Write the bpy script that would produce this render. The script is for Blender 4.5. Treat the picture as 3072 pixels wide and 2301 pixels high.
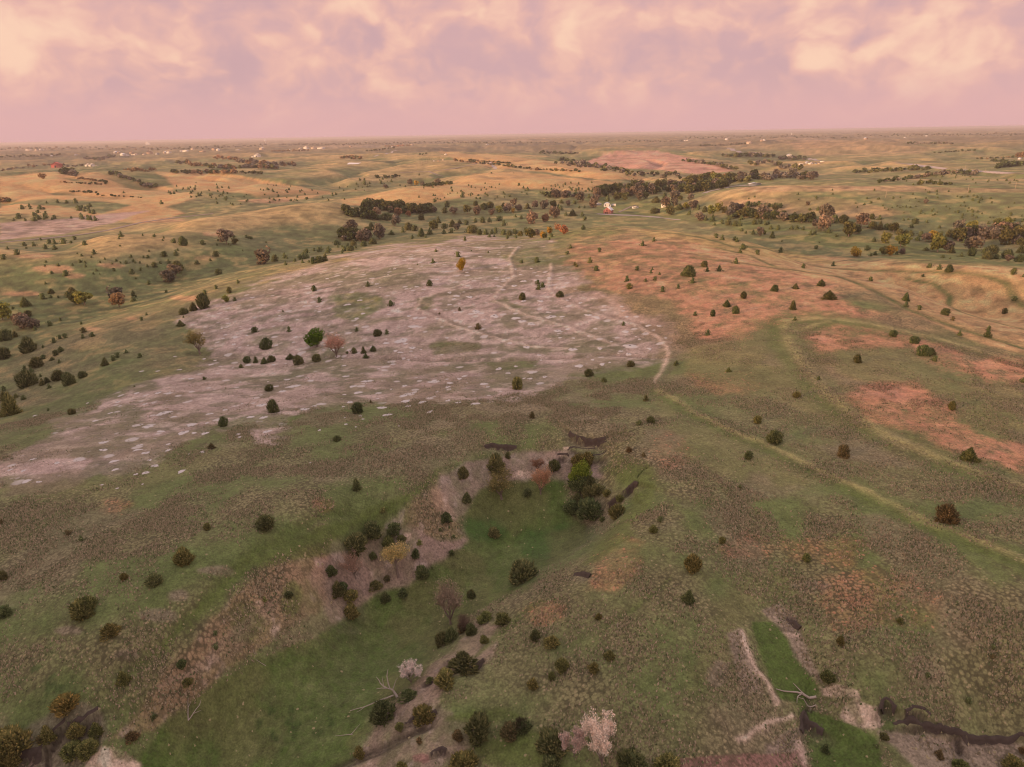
import bpy, math, random
import numpy as np
for _o in list(bpy.data.objects): bpy.data.objects.remove(_o)
scene = bpy.context.scene
COL = scene.collection
# ---------------------------------------------------------------- camera (a drone about 65 m above the pasture)
W, H0 = 3072.0, 2301.0            # the photograph's size: used only to turn a sight line into a ground point
CAMH, FPX, HORY, ROLL = 65.0, 2048.0, 403.0, math.radians(0.97)
PITCH = math.atan((H0/2 - HORY)/FPX)
F_ = np.array([0, math.cos(PITCH), -math.sin(PITCH)]); U_ = np.array([0, math.sin(PITCH), math.cos(PITCH)]); R_ = np.array([1.0, 0, 0])
CR = R_*math.cos(ROLL) - U_*math.sin(ROLL); CU = U_*math.cos(ROLL) + R_*math.sin(ROLL)
from mathutils import Matrix, Vector
cam = bpy.data.cameras.new('camera'); camo = bpy.data.objects.new('camera', cam); COL.objects.link(camo)
cam.sensor_width = 36; cam.lens = 36*FPX/W; cam.clip_start = 1; cam.clip_end = 90000
camo.matrix_world = Matrix(((CR[0], CU[0], -F_[0], 0), (CR[1], CU[1], -F_[1], 0), (CR[2], CU[2], -F_[2], CAMH), (0, 0, 0, 1)))
scene.camera = camo
# ---------------------------------------------------------------- light and sky
SUN_AZ, SUN_EL = math.radians(-118), math.radians(6.5)     # from +Y, clockwise positive: low on the left, behind the camera
SD = Vector((math.sin(SUN_AZ)*math.cos(SUN_EL), math.cos(SUN_AZ)*math.cos(SUN_EL), math.sin(SUN_EL)))
sl = bpy.data.lights.new('sun', 'SUN'); sl.energy = 5.0; sl.angle = math.radians(8.0); sl.color = (1.0, 0.57, 0.28)
so = bpy.data.objects.new('sun', sl); COL.objects.link(so); so.rotation_euler = (-SD).to_track_quat('-Z', 'Y').to_euler()
scene.view_settings.view_transform = 'Standard'; scene.view_settings.look = 'None'
scene.view_settings.exposure = 0.0; scene.view_settings.gamma = 1.0
scene.cycles.filter_width = 1.1
world = bpy.data.worlds.new('World'); scene.world = world; world.use_nodes = True
class NT:
    def __init__(s, tree): s.t = tree
    def n(s, typ, ins=None, **kw):
        nd = s.t.nodes.new(typ)
        for k, v in kw.items(): setattr(nd, k, v)
        for k, v in (ins or {}).items():
            if isinstance(v, bpy.types.NodeSocket): s.t.links.new(v, nd.inputs[k])
            else: nd.inputs[k].default_value = v
        return nd
    def m(s, op, a, b=0.0, c=0.0, clamp=False):
        nd = s.n('ShaderNodeMath', {0: a, 1: b, 2: c}, operation=op); nd.use_clamp = clamp; return nd.outputs[0]
    def vm(s, op, a, b=(0, 0, 0)):
        nd = s.n('ShaderNodeVectorMath', {0: a, 1: b}, operation=op)
        return nd.outputs['Value'] if op in ('LENGTH', 'DISTANCE', 'DOT_PRODUCT') else nd.outputs[0]
    def mix(s, f, a, b, bt='MIX'):
        nd = s.n('ShaderNodeMix', data_type='RGBA', blend_type=bt)
        for k, v in ((0, f), (6, a), (7, b)):
            if isinstance(v, bpy.types.NodeSocket): s.t.links.new(v, nd.inputs[k])
            else: nd.inputs[k].default_value = v if k == 0 else (tuple(v)+(1,) if len(v) == 3 else v)
        return nd.outputs[2]
    def smooth(s, x, a, b):
        return s.n('ShaderNodeMapRange', {0: x, 1: a, 2: b, 3: 0.0, 4: 1.0}, interpolation_type='SMOOTHSTEP').outputs[0]
    def noise(s, vec, scale, detail=4, rough=0.55, dist=0.0, out=0):
        return s.n('ShaderNodeTexNoise', {'Vector': vec, 'Scale': scale, 'Detail': detail, 'Roughness': rough, 'Distortion': dist}).outputs[out]
def world_nodes():
    t = world.node_tree; t.nodes.clear(); N = NT(t)
    tc = N.n('ShaderNodeTexCoord').outputs['Generated']
    nish = N.n('ShaderNodeTexSky', sky_type='NISHITA', sun_disc=False, sun_elevation=SUN_EL, sun_rotation=SUN_AZ, dust_density=2.0)
    sep = N.n('ShaderNodeSeparateXYZ', {0: tc})
    z = N.m('MAXIMUM', sep.outputs[2], 0.0)
    # a broken deck of lit cloud, in the direction of view; a little flatter than wide, and smaller and fainter low down
    dv = N.vm('MULTIPLY', N.vm('NORMALIZE', tc), (1, 1, 1.45))
    cw = N.vm('ADD', dv, N.vm('MULTIPLY', N.vm('SUBTRACT', N.noise(dv, 9.0, 3, 0.5, out=1), (.5, .5, .5)), (0.10, 0.10, 0.10)))
    n1 = N.noise(cw, 12.0, 4, 0.45); n2 = N.noise(N.vm('ADD', cw, (7.3, 2.1, 0)), 27.0, 4, 0.45)
    blob = None
    for px, py, sg, k in SKYB:      # where the deck is thinner (lit) or thicker
        d = CR*(px-W/2) + CU*(H0/2-py) + F_*FPX; d /= np.linalg.norm(d)
        dd = N.m('MULTIPLY', N.vm('DISTANCE', cw, (d[0], d[1], d[2]*1.45)), FPX/sg*1.3)
        g = N.m('MULTIPLY', N.m('POWER', 2.718, N.m('MULTIPLY', N.m('MULTIPLY', dd, dd), -1.0)), k)
        blob = g if blob is None else N.m('ADD', blob, g)
    f = N.m('ADD', N.m('MULTIPLY', n1, 0.62), N.m('MULTIPLY', n2, 0.62))
    f = N.m('ADD', N.m('SUBTRACT', f, 0.08), N.m('MULTIPLY', blob, 1.1))
    lit = N.smooth(f, 0.37, 0.74)
    c1 = N.mix(lit, (0.68, 0.42, 0.43), (0.88, 0.51, 0.43))
    hot = N.smooth(f, 0.60, 0.90)
    c2 = N.mix(hot, c1, (1.0, 0.66, 0.49))
    dk = N.smooth(N.noise(cw, 4.0, 3, 0.5), 0.42, 0.66)
    c2 = N.mix(N.m('MULTIPLY', N.m('MULTIPLY', dk, N.m('SUBTRACT', 1.0, lit)), 0.4), c2, (0.60, 0.385, 0.41))
    hz = N.smooth(z, 0.085, 0.008)
    c3 = N.mix(N.m('MULTIPLY', hz, 0.85), c2, (0.80, 0.465, 0.445))
    hz2 = N.smooth(z, 0.055, 0.0)
    c4 = N.mix(N.m('MULTIPLY', hz2, 0.55), c3, (0.76, 0.44, 0.43))
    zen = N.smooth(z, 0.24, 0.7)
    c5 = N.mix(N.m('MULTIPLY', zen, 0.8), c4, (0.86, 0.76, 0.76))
    low = N.smooth(sep.outputs[2], 0.0, -0.05)
    c6 = N.mix(low, c5, (0.25, 0.17, 0.15))
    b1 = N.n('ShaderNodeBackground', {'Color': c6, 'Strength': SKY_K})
    b2 = N.n('ShaderNodeBackground', {'Color': nish.outputs[0], 'Strength': 0.003})
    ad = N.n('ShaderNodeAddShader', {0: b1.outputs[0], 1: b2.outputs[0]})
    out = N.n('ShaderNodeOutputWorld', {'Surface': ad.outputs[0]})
SKYB = [(50,110,130,.30),(1490,30,110,.26),(200,40,130,.10),(330,130,120,.14),(500,180,110,.14),(560,100,90,.10),(880,150,120,.16),(980,40,120,.14),(1180,230,150,.10),(1250,110,90,.08),(1730,120,110,.20),(1850,60,120,.10),
        (2080,60,120,.16),(2430,70,110,.20),(2470,190,80,.18),(2600,170,60,.12),(2680,100,110,.20),(2900,150,150,.22),(2800,240,110,.16),(1560,270,110,.12),(1900,300,130,.10),(760,330,150,.06),(140,270,130,.06),
        (1100,90,80,-.12),(1330,180,90,-.12),(760,60,110,-.14),(380,250,110,-.12),(660,240,100,-.12),(1560,190,110,-.14),(2030,150,90,-.16),(2240,150,90,-.12),(2560,110,50,-.10),(2330,280,110,-.10),(1600,60,60,-.08),(1020,300,120,-.08),(160,180,70,-.08)]
SKY_K = 0.95
world_nodes()
# ---------------------------------------------------------------- noise
def _h(ix, iy, seed):
    h = (ix.astype(np.int64)*374761393 + iy.astype(np.int64)*668265263 + seed*1442695041) & 0xffffffff
    h = ((h ^ (h >> 13))*1274126177) & 0xffffffff
    h = h ^ (h >> 16)
    return (h & 0xffff).astype(np.float32)/65535.0
def vn(x, y, seed=0):
    ix = np.floor(x); iy = np.floor(y); fx = (x-ix).astype(np.float32); fy = (y-iy).astype(np.float32)
    fx = fx*fx*(3-2*fx); fy = fy*fy*(3-2*fy)
    a = _h(ix, iy, seed); b = _h(ix+1, iy, seed); c = _h(ix, iy+1, seed); d = _h(ix+1, iy+1, seed)
    return (a+(b-a)*fx)*(1-fy) + (c+(d-c)*fx)*fy
def fbm(x, y, seed=0, octv=4, g=0.5):
    s = 0; a = 1.0; t = 0
    for k in range(octv):
        s = s + a*vn(x*2**k*(1+.013*k), y*2**k*(1-.017*k)+17.3*k, seed+k*7); t += a; a *= g
    return s/t
def lod(x, y, s, seed, octv=4):
    """noise whose grain grows with distance, stepping by whole octaves so that it never smears"""
    L = np.log2(np.maximum(s, .05)); k0 = np.floor(L); out = np.zeros(x.shape, np.float32)
    for k in range(int(k0.min()), int(k0.max())+2):
        w = np.clip(1-np.abs(L-k), 0, 1); i = np.nonzero(w > 0)[0]
        if len(i): out[i] += w[i]*fbm(x[i]/2.0**k, y[i]/2.0**k, seed+13*(k % 5), octv)
    return out
def sst(x, a, b):
    t = np.clip((x-a)/(b-a), 0, 1); return t*t*(3-2*t)
# ---------------------------------------------------------------- sight lines
def ray(px, py):
    return CR*(px-W/2) + CU*(H0/2-py) + F_*FPX
def proj(x, y, z):
    dz = z-CAMH
    d = x*F_[0]+y*F_[1]+dz*F_[2]; d = np.where(d > 1, d, 1)
    return W/2 + (x*CR[0]+y*CR[1]+dz*CR[2])/d*FPX, H0/2 - (x*CU[0]+y*CU[1]+dz*CU[2])/d*FPX
# ---------------------------------------------------------------- terrain: levels read along sight lines (photo x, photo y, height)
CP = [(0,1450,-2),(0,1700,-3),(300,1600,-1),(0,2000,-6),(200,2000,-5),(0,2290,-12),(300,2290,-13),(250,2150,-9),
(400,2000,-6),(550,1900,-4.5),(700,1780,-3),(850,1670,-2),(1000,1590,-1.2),(1200,1480,-.5),(1300,1410,0),(1500,1350,.5),(1700,1325,1),(1850,1370,1.5),(1950,1480,1),
(1500,1540,-7),(1750,1570,-7),(1600,1640,-8.5),(1400,1730,-10),(1300,1820,-11),(1100,1920,-12.5),(900,2050,-14),(650,2150,-15),(500,2280,-16),(750,2280,-17),
(1250,1600,-4.5),(1180,1700,-8),(1050,1780,-9),(850,1900,-9.5),(650,2050,-11),
(1900,1580,0),(1750,1720,-2),(1600,1820,-4),(1450,1930,-6.5),(1350,2010,-9),(1200,2130,-12),(1000,2290,-15),(1300,2150,-10),(1400,2290,-12),
(2000,1700,0),(2200,1500,1),(2500,1500,1.5),(3072,1600,2),(3072,1900,0),(2600,1800,-1),(2200,1900,-2.5),(2330,1900,-4.2),(2400,2080,-7),(2450,2250,-10),(2700,2150,-6),(3000,2250,-9),(2100,2100,-4),(2000,2290,-7),(1700,2290,-9),(1700,2100,-6.5),(1600,1950,-5),(2750,1950,-2.5),(2500,1950,-3),
(600,1500,0),(1000,1400,0),(300,1400,-2),(0,1300,-6),(800,1300,-1.5),(1200,1250,-1.5),(1600,1200,-1),(1900,1200,0),(2200,1250,2),(2200,1050,3),(2500,1200,2.5),(2900,1250,2),(3072,1400,2),
(570,1065,-12),(900,1070,-9.5),(1300,1078,-7),(1700,1078,-4),(2000,1080,-1),(400,1150,-10),(900,1150,-6.5),(100,1250,-12),(1400,1150,-4),
(1000,950,-6),(1300,950,-4),(1600,950,-1.5),(1900,950,1),(1200,830,-2),(1500,830,-.5),(1700,830,2),(900,830,-7),(700,870,-10),(750,950,-10),(1100,760,-4),(1400,728,-1.5),(1650,722,1),
(1900,700,4.5),(1820,674,4),(2000,690,4.5),(2000,800,6),(2200,750,4),(2400,800,3),(2300,900,5),(2600,1000,4),(2700,850,0),(2900,820,-5),(3072,850,-6),(3072,1000,0),(3072,1150,2),(2450,768,-3),(2700,785,-7),(3072,800,-9),(2200,715,1),(2300,738,-1),
(2600,765,-20),(2850,760,-22),(3072,780,-22),(2300,700,-22),(2100,664,-22),(2500,715,-21),(2900,700,-21),
(2300,640,-15),(2700,650,-12),(3072,640,-8),(2300,570,2),(2700,562,5),(3072,572,3),(2150,578,-4),
(1823,640,-23),(1900,610,-21),(2050,640,-23),(1750,600,-19),(1700,650,-24),(1500,715,-17),(1300,705,-21),(1050,715,-22),(1200,650,-23),(1500,630,-22),(1100,625,-20),
(1100,600,-13),(1400,580,-9),(1700,575,-12),(1900,560,-8),(1300,550,-1),(1500,535,0),(1700,545,-4),(1000,583,-6),(1150,572,-3),
(40,990,-24),(250,930,-24),(380,905,-24),(520,840,-24),(800,790,-23),(950,755,-22),
(450,940,-15),(650,850,-13.5),(850,790,-15),(200,1030,-17),(400,1000,-14),(0,1120,-23),(0,1200,-19),(130,1150,-18),(300,1100,-13),
(0,850,-16),(200,800,-12),(400,760,-10),(600,740,-12),(700,720,-14),(800,700,-16),(0,738,-4),(300,692,-3),(600,647,-2),(900,612,-2),(1000,602,-3),
(0,690,-17),(300,660,-17),(450,630,-15),(100,600,-6),(300,570,1),(0,545,6),(500,590,-8),(420,545,3),(120,520,9),(0,524,10),(300,512,8),(600,545,-2),(650,600,-13),(800,570,-8),(700,530,-1),(950,520,-6),(750,605,-13),
(1320,457,14),(1260,480,5),(1150,520,-8),(1500,483,6),(1700,510,-2),(1900,540,-9),(1380,500,2),(1600,470,2),
(1900,465,4),(2150,520,-14),(2000,520,-12),(2050,458,7),(1800,490,-8),(2180,505,-10),(1700,470,-6),
(2400,500,-12),(2800,490,-6),(2600,440,4),(3000,440,4),(2300,440,4),(2350,480,-14),(2900,520,-6),(2500,540,-8)]
# ground hidden behind the crests: photo x of its bearing, distance, height
HP = [(100,640,-18),(350,700,-19),(600,850,-18),(900,950,-20),(1050,1000,-19),(0,2400,-14),(200,2300,-12),(1400,3200,-6),(1300,1500,-12),(1150,1350,-14),
(1880,560,-17),(2050,540,-18),(2300,500,-19),(2500,430,-18),(2800,400,-20),(3060,380,-20),(2300,1500,-8),(2700,1500,-10),(3000,1500,-8)]
for px in (-900,-300,300,900,1500,2100,2700,3300,4000):
    for rr, zz in ((4500,-4),(7000,0),(11000,3),(20000,6)): HP.append((px, rr, zz))
HP += [(-1200,60,-8),(-1200,150,-6),(-1200,400,-14),(4300,60,-8),(4300,150,-2),(4300,400,-8),(-900,1200,0),(4000,1200,0),(0,38,-12),(1500,38,-18),(3000,38,-10)]
def _cp():
    out = []
    for px, py, z in CP:
        if z < -3.5 and 880 < px < 1800 and 1500 < py < 1990: z *= 1.35
        d = ray(px, py); az = math.atan2(d[0], d[1]); hr = math.hypot(d[0], d[1])
        out.append((az, math.log((CAMH-z)/(-d[2]/hr)), z))
    for px, r, z in HP:
        d = ray(px, HORY); out.append((math.atan2(d[0], d[1]), math.log(r), z))
    return np.array(out)
KAZ = 1.5
cps = _cp(); PU = cps[:, 0]*KAZ; PV = cps[:, 1]; C2 = 0.06**2
def _solve():
    n = len(cps); D = np.sqrt((PU[:, None]-PU)**2 + (PV[:, None]-PV)**2 + C2)
    D -= np.eye(n)*0.012
    A = np.zeros((n+1, n+1)); A[:n, :n] = D; A[:n, n] = 1; A[n, :n] = 1
    b = np.zeros(n+1); b[:n] = cps[:, 2]
    return np.linalg.solve(A, b)
WTS = _solve()
AZ = np.concatenate([np.radians(np.linspace(-180, -64, 24)), np.radians(np.linspace(-60, -44, 66))[:-1], np.radians(np.linspace(-44, 44, 860)), np.radians(np.linspace(44, 60, 66))[1:], np.radians(np.linspace(64, 180, 24))])
RR = np.concatenate([[3, 10, 20, 30, 38], np.geomspace(45, 230, 470), np.geomspace(230, 2200, 340)[1:], np.geomspace(2200, 24000, 110)[1:], [40000]])
NA, NR = len(AZ), len(RR)
def rbf(az, lr):
    out = np.full(az.shape, WTS[-1], np.float32)
    u = (az*KAZ).astype(np.float32); v = lr.astype(np.float32)
    for k in range(len(cps)):
        out += np.float32(WTS[k])*np.sqrt((u-np.float32(PU[k]))**2 + (v-np.float32(PV[k]))**2 + np.float32(C2))
    return out
def build_heights():
    az = np.repeat(AZ[None, :], NR, 0); r = np.repeat(RR[:, None], NA, 1)
    x = r*np.sin(az); y = r*np.cos(az)
    Z = rbf(az, np.log(r)).astype(np.float64)
    side = sst(np.abs(az), math.radians(52), math.radians(75)); nearw = 1-sst(r, 30, 48)
    far = (fbm(x/400, y/400, 5, 3)-.5)*10*sst(r, 60, 900) - 4
    Z = Z*(1-side)+far*side
    Z = Z*(1-nearw) + (-13)*nearw
    # ridge added out of view behind the flight point, up-sun, to shade the foreground
    ux, uy = math.sin(SUN_AZ), math.cos(SUN_AZ); ds = x*ux+y*uy; dw = x*uy-y*ux
    Z += 62*np.exp(-((ds-300)/95)**2)*sst(dw, 430, 290)*sst(dw, -600, -300)*sst(-az, .62, .95)
    # rolling relief, larger with distance
    Z += (fbm(x/22, y/22, 11, 3)-.5)*1.1*sst(r, 40, 160)
    Z += (fbm(x/90, y/90, 12, 3)-.5)*3.0*sst(r, 200, 700)
    Z += (fbm(x/260, y/330, 13, 3)-.5)*14*sst(r, 700, 1600)
    wx, wy = x+(fbm(x/300, y/300, 21, 2)-.5)*240, y+(fbm(x/300, y/300, 22, 2)-.5)*240
    Z -= (1-np.abs(fbm(wx/230, wy/300, 23, 3)*2-1)*4).clip(0, 1)*11*sst(r, 750, 1400)   # draws cut into the slopes
    rn = 1-np.abs(fbm(x/900, y/1100, 14, 3)*2-1)*2
    Z += rn*16*sst(r, 1500, 3200)*(1-0.35*sst(r, 6000, 14000))
    Z += (fbm(x/1.7, y/1.7, 15, 3)-.5)*0.22*(1-sst(r, 250, 420))
    return x, y, Z
GX, GY, GZ = build_heights()
LR = np.log(RR)
def hgt(x, y, G=None):
    G = GZ if G is None else G
    az = np.arctan2(x, y); r = np.hypot(x, y)
    i = np.interp(az, AZ, np.arange(NA)); j = np.interp(np.log(np.maximum(r, 3)), LR, np.arange(NR))
    i0 = np.clip(i.astype(int), 0, NA-2); j0 = np.clip(j.astype(int), 0, NR-2); fi = i-i0; fj = j-j0
    return (G[j0, i0]*(1-fi)+G[j0, i0+1]*fi)*(1-fj) + (G[j0+1, i0]*(1-fi)+G[j0+1, i0+1]*fi)*fj
def hit(px, py):
    """first point of the ground along the sight line through a photo pixel"""
    d = ray(px, py); hr = math.hypot(d[0], d[1]); az = math.atan2(d[0], d[1]); s = d[2]/hr
    zr = CAMH + RR*s
    i = np.interp(az, AZ, np.arange(NA)); i0 = int(min(i, NA-2)); f = i-i0
    g = GZ[:, i0]*(1-f)+GZ[:, i0+1]*f
    k = np.nonzero((zr < g) & (RR > 20))[0]
    if len(k) == 0: r = RR[-3]
    else:
        k = k[0]; a = zr[k-1]-g[k-1]; b = g[k]-zr[k]; t = a/(a+b) if a+b > 1e-9 else 0
        r = RR[k-1]+(RR[k]-RR[k-1])*t
    x, y = r*math.sin(az), r*math.cos(az)
    return x, y, float(hgt(np.array([x]), np.array([y]))[0])
# ---------------------------------------------------------------- banks, cut scarps and ruts (world-space lines found on the bare relief)
def wline(pts, step=1.0):
    P = np.array([hit(*p)[:2] for p in pts]); out = [P[0]]
    for a, b in zip(P[:-1], P[1:]):
        n = max(1, int(np.hypot(*(b-a))/step))
        for k in range(1, n+1): out.append(a+(b-a)*k/n)
    return np.array(out)
def sdist(L, wob=0.0, maxd=12.0, seed=0):
    """signed distance of every ground vertex to a polyline (right side positive); only near it"""
    x0, y0 = L.min(0)-maxd; x1, y1 = L.max(0)+maxd
    idx = np.nonzero(((GX > x0) & (GX < x1) & (GY > y0) & (GY < y1)).ravel())[0]
    X = GX.ravel()[idx]; Y = GY.ravel()[idx]
    if wob: X, Y = X+(vn(X/2.2, Y/2.2, seed)-.5)*wob*2, Y+(vn(X/2.2, Y/2.2, seed+3)-.5)*wob*2
    best = np.full(len(idx), 1e9); sg = np.zeros(len(idx)); al = np.zeros(len(idx)); n = len(L)-1
    for k in range(n):
        a = L[k]; d = L[k+1]-a; ll = d@d+1e-9
        t = np.clip(((X-a[0])*d[0]+(Y-a[1])*d[1])/ll, 0, 1)
        ex = X-a[0]-t*d[0]; ey = Y-a[1]-t*d[1]; q = ex*ex+ey*ey; c = q < best
        best = np.where(c, q, best); sg = np.where(c, np.sign(d[1]*(X-a[0])-d[0]*(Y-a[1])), sg); al = np.where(c, (k+t)/n, al)
    dd = np.sqrt(best)
    return idx, dd*sg, al
DZ = np.zeros(GX.size)
LM = {}                                  # line masks used for colour
def lmask(name): return LM.setdefault(name, np.zeros(GX.size, np.float32))
def mx(name, idx, v):
    m = lmask(name); m[idx] = np.maximum(m[idx], v)
SCARPS = [([(1452,1336),(1478,1333),(1500,1337),(1520,1336),(1550,1341)], 1.6, 7),
 ([(1710,1296),(1719,1308),(1745,1310),(1770,1316),(1795,1316),(1815,1309)], 2.6, 7), ([(1795,1316),(1820,1325)], 1.0, 4),
 ([(1775,1371),(1790,1364),(1806,1361),(1819,1352)], 1.6, 5), ([(1672,1364),(1690,1362),(1708,1365)], 1.3, 4), ([(1700,1350),(1720,1340),(1760,1345),(1785,1342)], 1.0, 4),
 ([(1868,1478),(1880,1470),(1893,1456),(1900,1447),(1916,1449)], 2.6, 5), ([(1822,1512),(1840,1498),(1852,1494)], 1.8, 4),
 ([(205,2180),(232,2172),(250,2155),(272,2140),(296,2133)], 1.8, 5), ([(60,2250),(120,2240),(150,2205),(175,2180),(196,2162)], 2.2, 5), ([(85,2300),(120,2270),(128,2245)], 1.6, 3),
 ([(2640,2140),(2641,2112),(2650,2098),(2668,2104),(2690,2122)], 2.2, 4), ([(2712,2128),(2735,2124),(2765,2124),(2792,2146)], 1.7, 4),
 ([(2680,2175),(2750,2170),(2830,2180),(2870,2192),(2900,2206),(2960,2212),(2990,2204),(3072,2212)], .9, 4), ([(2885,2200),(2890,2222),(2902,2240)], 1.8, 3),
 ([(2405,2200),(2408,2150),(2412,2128),(2420,2160),(2440,2180),(2470,2196)], 1.6, 3),
 ([(1408,2002),(1430,1985),(1450,1976)], 1.5, 3), ([(1240,2158),(1262,2145),(1290,2140),(1306,2126)], 1.6, 3), ([(1215,2170),(1240,2145),(1262,2120)], .8, 2),
 ([(1265,2052),(1285,2038),(1310,2034)], 1.1, 3), ([(1340,1985),(1400,1996)], .7, 3), ([(2362,1850),(2385,1860),(2402,1885)], .8, 3),
 ([(1722,1722),(1745,1718),(1775,1722)], .9, 3), ([(1290,2260),(1320,2240),(1340,2250)], .9, 3)]
for k, (pts, h, L) in enumerate(SCARPS):
    h *= .72; idx, s, al = sdist(wline(pts), 0.45, L*2.2, 60+k)
    en = np.sin(np.clip(al, 0.02, .98)*math.pi)**.35
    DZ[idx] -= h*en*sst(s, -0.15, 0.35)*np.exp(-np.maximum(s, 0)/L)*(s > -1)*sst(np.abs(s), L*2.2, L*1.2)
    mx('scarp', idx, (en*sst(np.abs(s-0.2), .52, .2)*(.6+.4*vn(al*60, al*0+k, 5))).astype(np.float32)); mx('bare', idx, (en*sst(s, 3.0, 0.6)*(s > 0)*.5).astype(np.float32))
BANKS = [([(2350,965),(2362,1030),(2420,1110),(2480,1180),(2545,1235),(2660,1310),(2800,1370),(3072,1472)], .7, 2.3),
 ([(2350,965),(2450,955),(2600,970),(2800,1012),(3072,1090)], .3, 2.2), ([(2372,1000),(2470,968),(2490,965)], .3, 1.5),
 ([(1975,1170),(2080,1235),(2200,1295),(2300,1335),(2460,1412),(2650,1500),(2780,1570),(2930,1622),(3072,1685)], .5, 1.4),
 ([(2080,772),(2300,800),(2520,830),(2640,880),(2730,930),(2900,992),(3072,1045)], -.6, 2.6),
 ([(1960,693),(2100,712),(2200,740),(2400,785),(2550,808),(2800,815),(2960,828),(3020,850),(3040,890),(3072,920)], -.5, 3),
 ([(2120,735),(2250,765),(2330,800)], -.5, 2), ([(2720,835),(2800,850),(2850,890),(2870,930),(3072,988)], -.4, 2.4)]
for k, (pts, h, w) in enumerate(BANKS):
    idx, s, al = sdist(wline(pts, 3), 0.5, w*5, 90+k)
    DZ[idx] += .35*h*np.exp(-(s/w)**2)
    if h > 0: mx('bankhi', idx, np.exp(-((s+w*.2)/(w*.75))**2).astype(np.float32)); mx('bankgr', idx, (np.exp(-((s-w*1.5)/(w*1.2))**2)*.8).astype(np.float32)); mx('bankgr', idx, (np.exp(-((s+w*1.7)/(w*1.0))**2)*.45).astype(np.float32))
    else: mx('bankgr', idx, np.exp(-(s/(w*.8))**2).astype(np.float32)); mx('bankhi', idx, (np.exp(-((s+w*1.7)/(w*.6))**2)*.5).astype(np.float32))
TOWNL = [([(1655,790),(1645,870),(1700,908),(1800,948),(1900,972),(1985,1015),(2008,1055),(1990,1110),(1965,1150)], .5, 1.2),
 ([(1555,740),(1528,775),(1542,830),(1500,870),(1478,898),(1560,938),(1700,980),(1842,1032)], .55, 1.3),
 ([(1400,850),(1268,895),(1250,925),(1330,962),(1382,984),(1480,1012),(1600,1040),(1700,1045)], .5, 1.2),
 ([(700,905),(1024,860),(1200,820),(1400,810),(1540,815)], .2, 1.4), ([(1640,815),(1540,810)], .3, 1.0)]
for k, (pts, h, w) in enumerate(TOWNL):
    idx, s, al = sdist(wline(pts, 2), 0.5, w*5, 120+k)
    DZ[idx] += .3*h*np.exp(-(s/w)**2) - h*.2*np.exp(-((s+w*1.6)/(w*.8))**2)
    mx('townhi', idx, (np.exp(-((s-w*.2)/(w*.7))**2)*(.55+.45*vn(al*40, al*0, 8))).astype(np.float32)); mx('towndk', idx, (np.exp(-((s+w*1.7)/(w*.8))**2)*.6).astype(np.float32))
RUTS = [([(570,1062),(700,1066),(860,1060),(1024,1072),(1300,1080),(1500,1082),(1700,1072),(1830,1063),(2010,1070)], -.9, 1.0, 'towndk'),
 ([(390,2010),(480,1950),(520,1910),(545,1870),(620,1800),(690,1720),(760,1650),(900,1580),(1050,1530)], -.5, 1.1, 'rut'),
 ([(560,1880),(640,1810),(720,1720),(800,1660),(1000,1580),(1200,1520),(1300,1440)], -.25, 1.4, 'rut'),
 ([(1000,2300),(1060,2275),(1150,2235),(1230,2190),(1275,2160)], -.35, .5, 'scarp'), ([(1040,2300),(1110,2272),(1180,2240),(1250,2190),(1290,2165)], -.35, .5, 'scarp'),
 ([(2232,1905),(2252,1960),(2275,2010),(2305,2050),(2322,2095)], .35, .5, 'townhi'), ([(2210,2212),(2290,2195),(2350,2165),(2380,2140)], .15, .4, 'townhi'),
 ([(2405,2240),(2412,2270),(2415,2300)], .4, .7, 'townhi'), ([(700,1830),(715,1820),(745,1815)], -.6, .9, 'rut'), ([(1820,1880),(1930,1800),(2010,1740)], -.2, .6, 'rut')]
for k, (pts, h, w, nm) in enumerate(RUTS):
    idx, s, al = sdist(wline(pts, 2), 0.5, w*5, 150+k)
    DZ[idx] += h*np.exp(-(s/w)**2); mx(nm, idx, (np.exp(-(s/w)**2)*.8).astype(np.float32))
for k, (pts, h, w) in enumerate([([(75,556),(160,568),(255,584),(345,590)], -7, 16), ([(190,528),(240,538),(320,546)], -4, 14), ([(328,520),(370,535),(440,560),(475,568)], -8, 24), ([(180,512),(230,524)], -6, 16), ([(1280,511),(1370,499),(1460,489)], -5, 22), ([(640,598),(800,585),(1000,575)], -4, 24),
 ([(0,600),(30,610)], -5, 14), ([(2230,520),(2330,490),(2420,500)], -5, 30), ([(2720,425),(2800,440),(2900,436)], -8, 60), ([(2180,560),(2400,548),(2560,552)], -4, 22)]):
    idx, s, al = sdist(wline(pts, 8), 0, w*3.5, 190+k); e = np.sin(np.clip(al, 0.05, .95)*math.pi)**.5
    DZ[idx] += h*e*np.exp(-(s/w)**2); mx('draw', idx, (e*np.exp(-(s/(w*.9))**2)).astype(np.float32))
GZ0 = GZ; GZ = GZ + DZ.reshape(GZ.shape)
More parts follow.
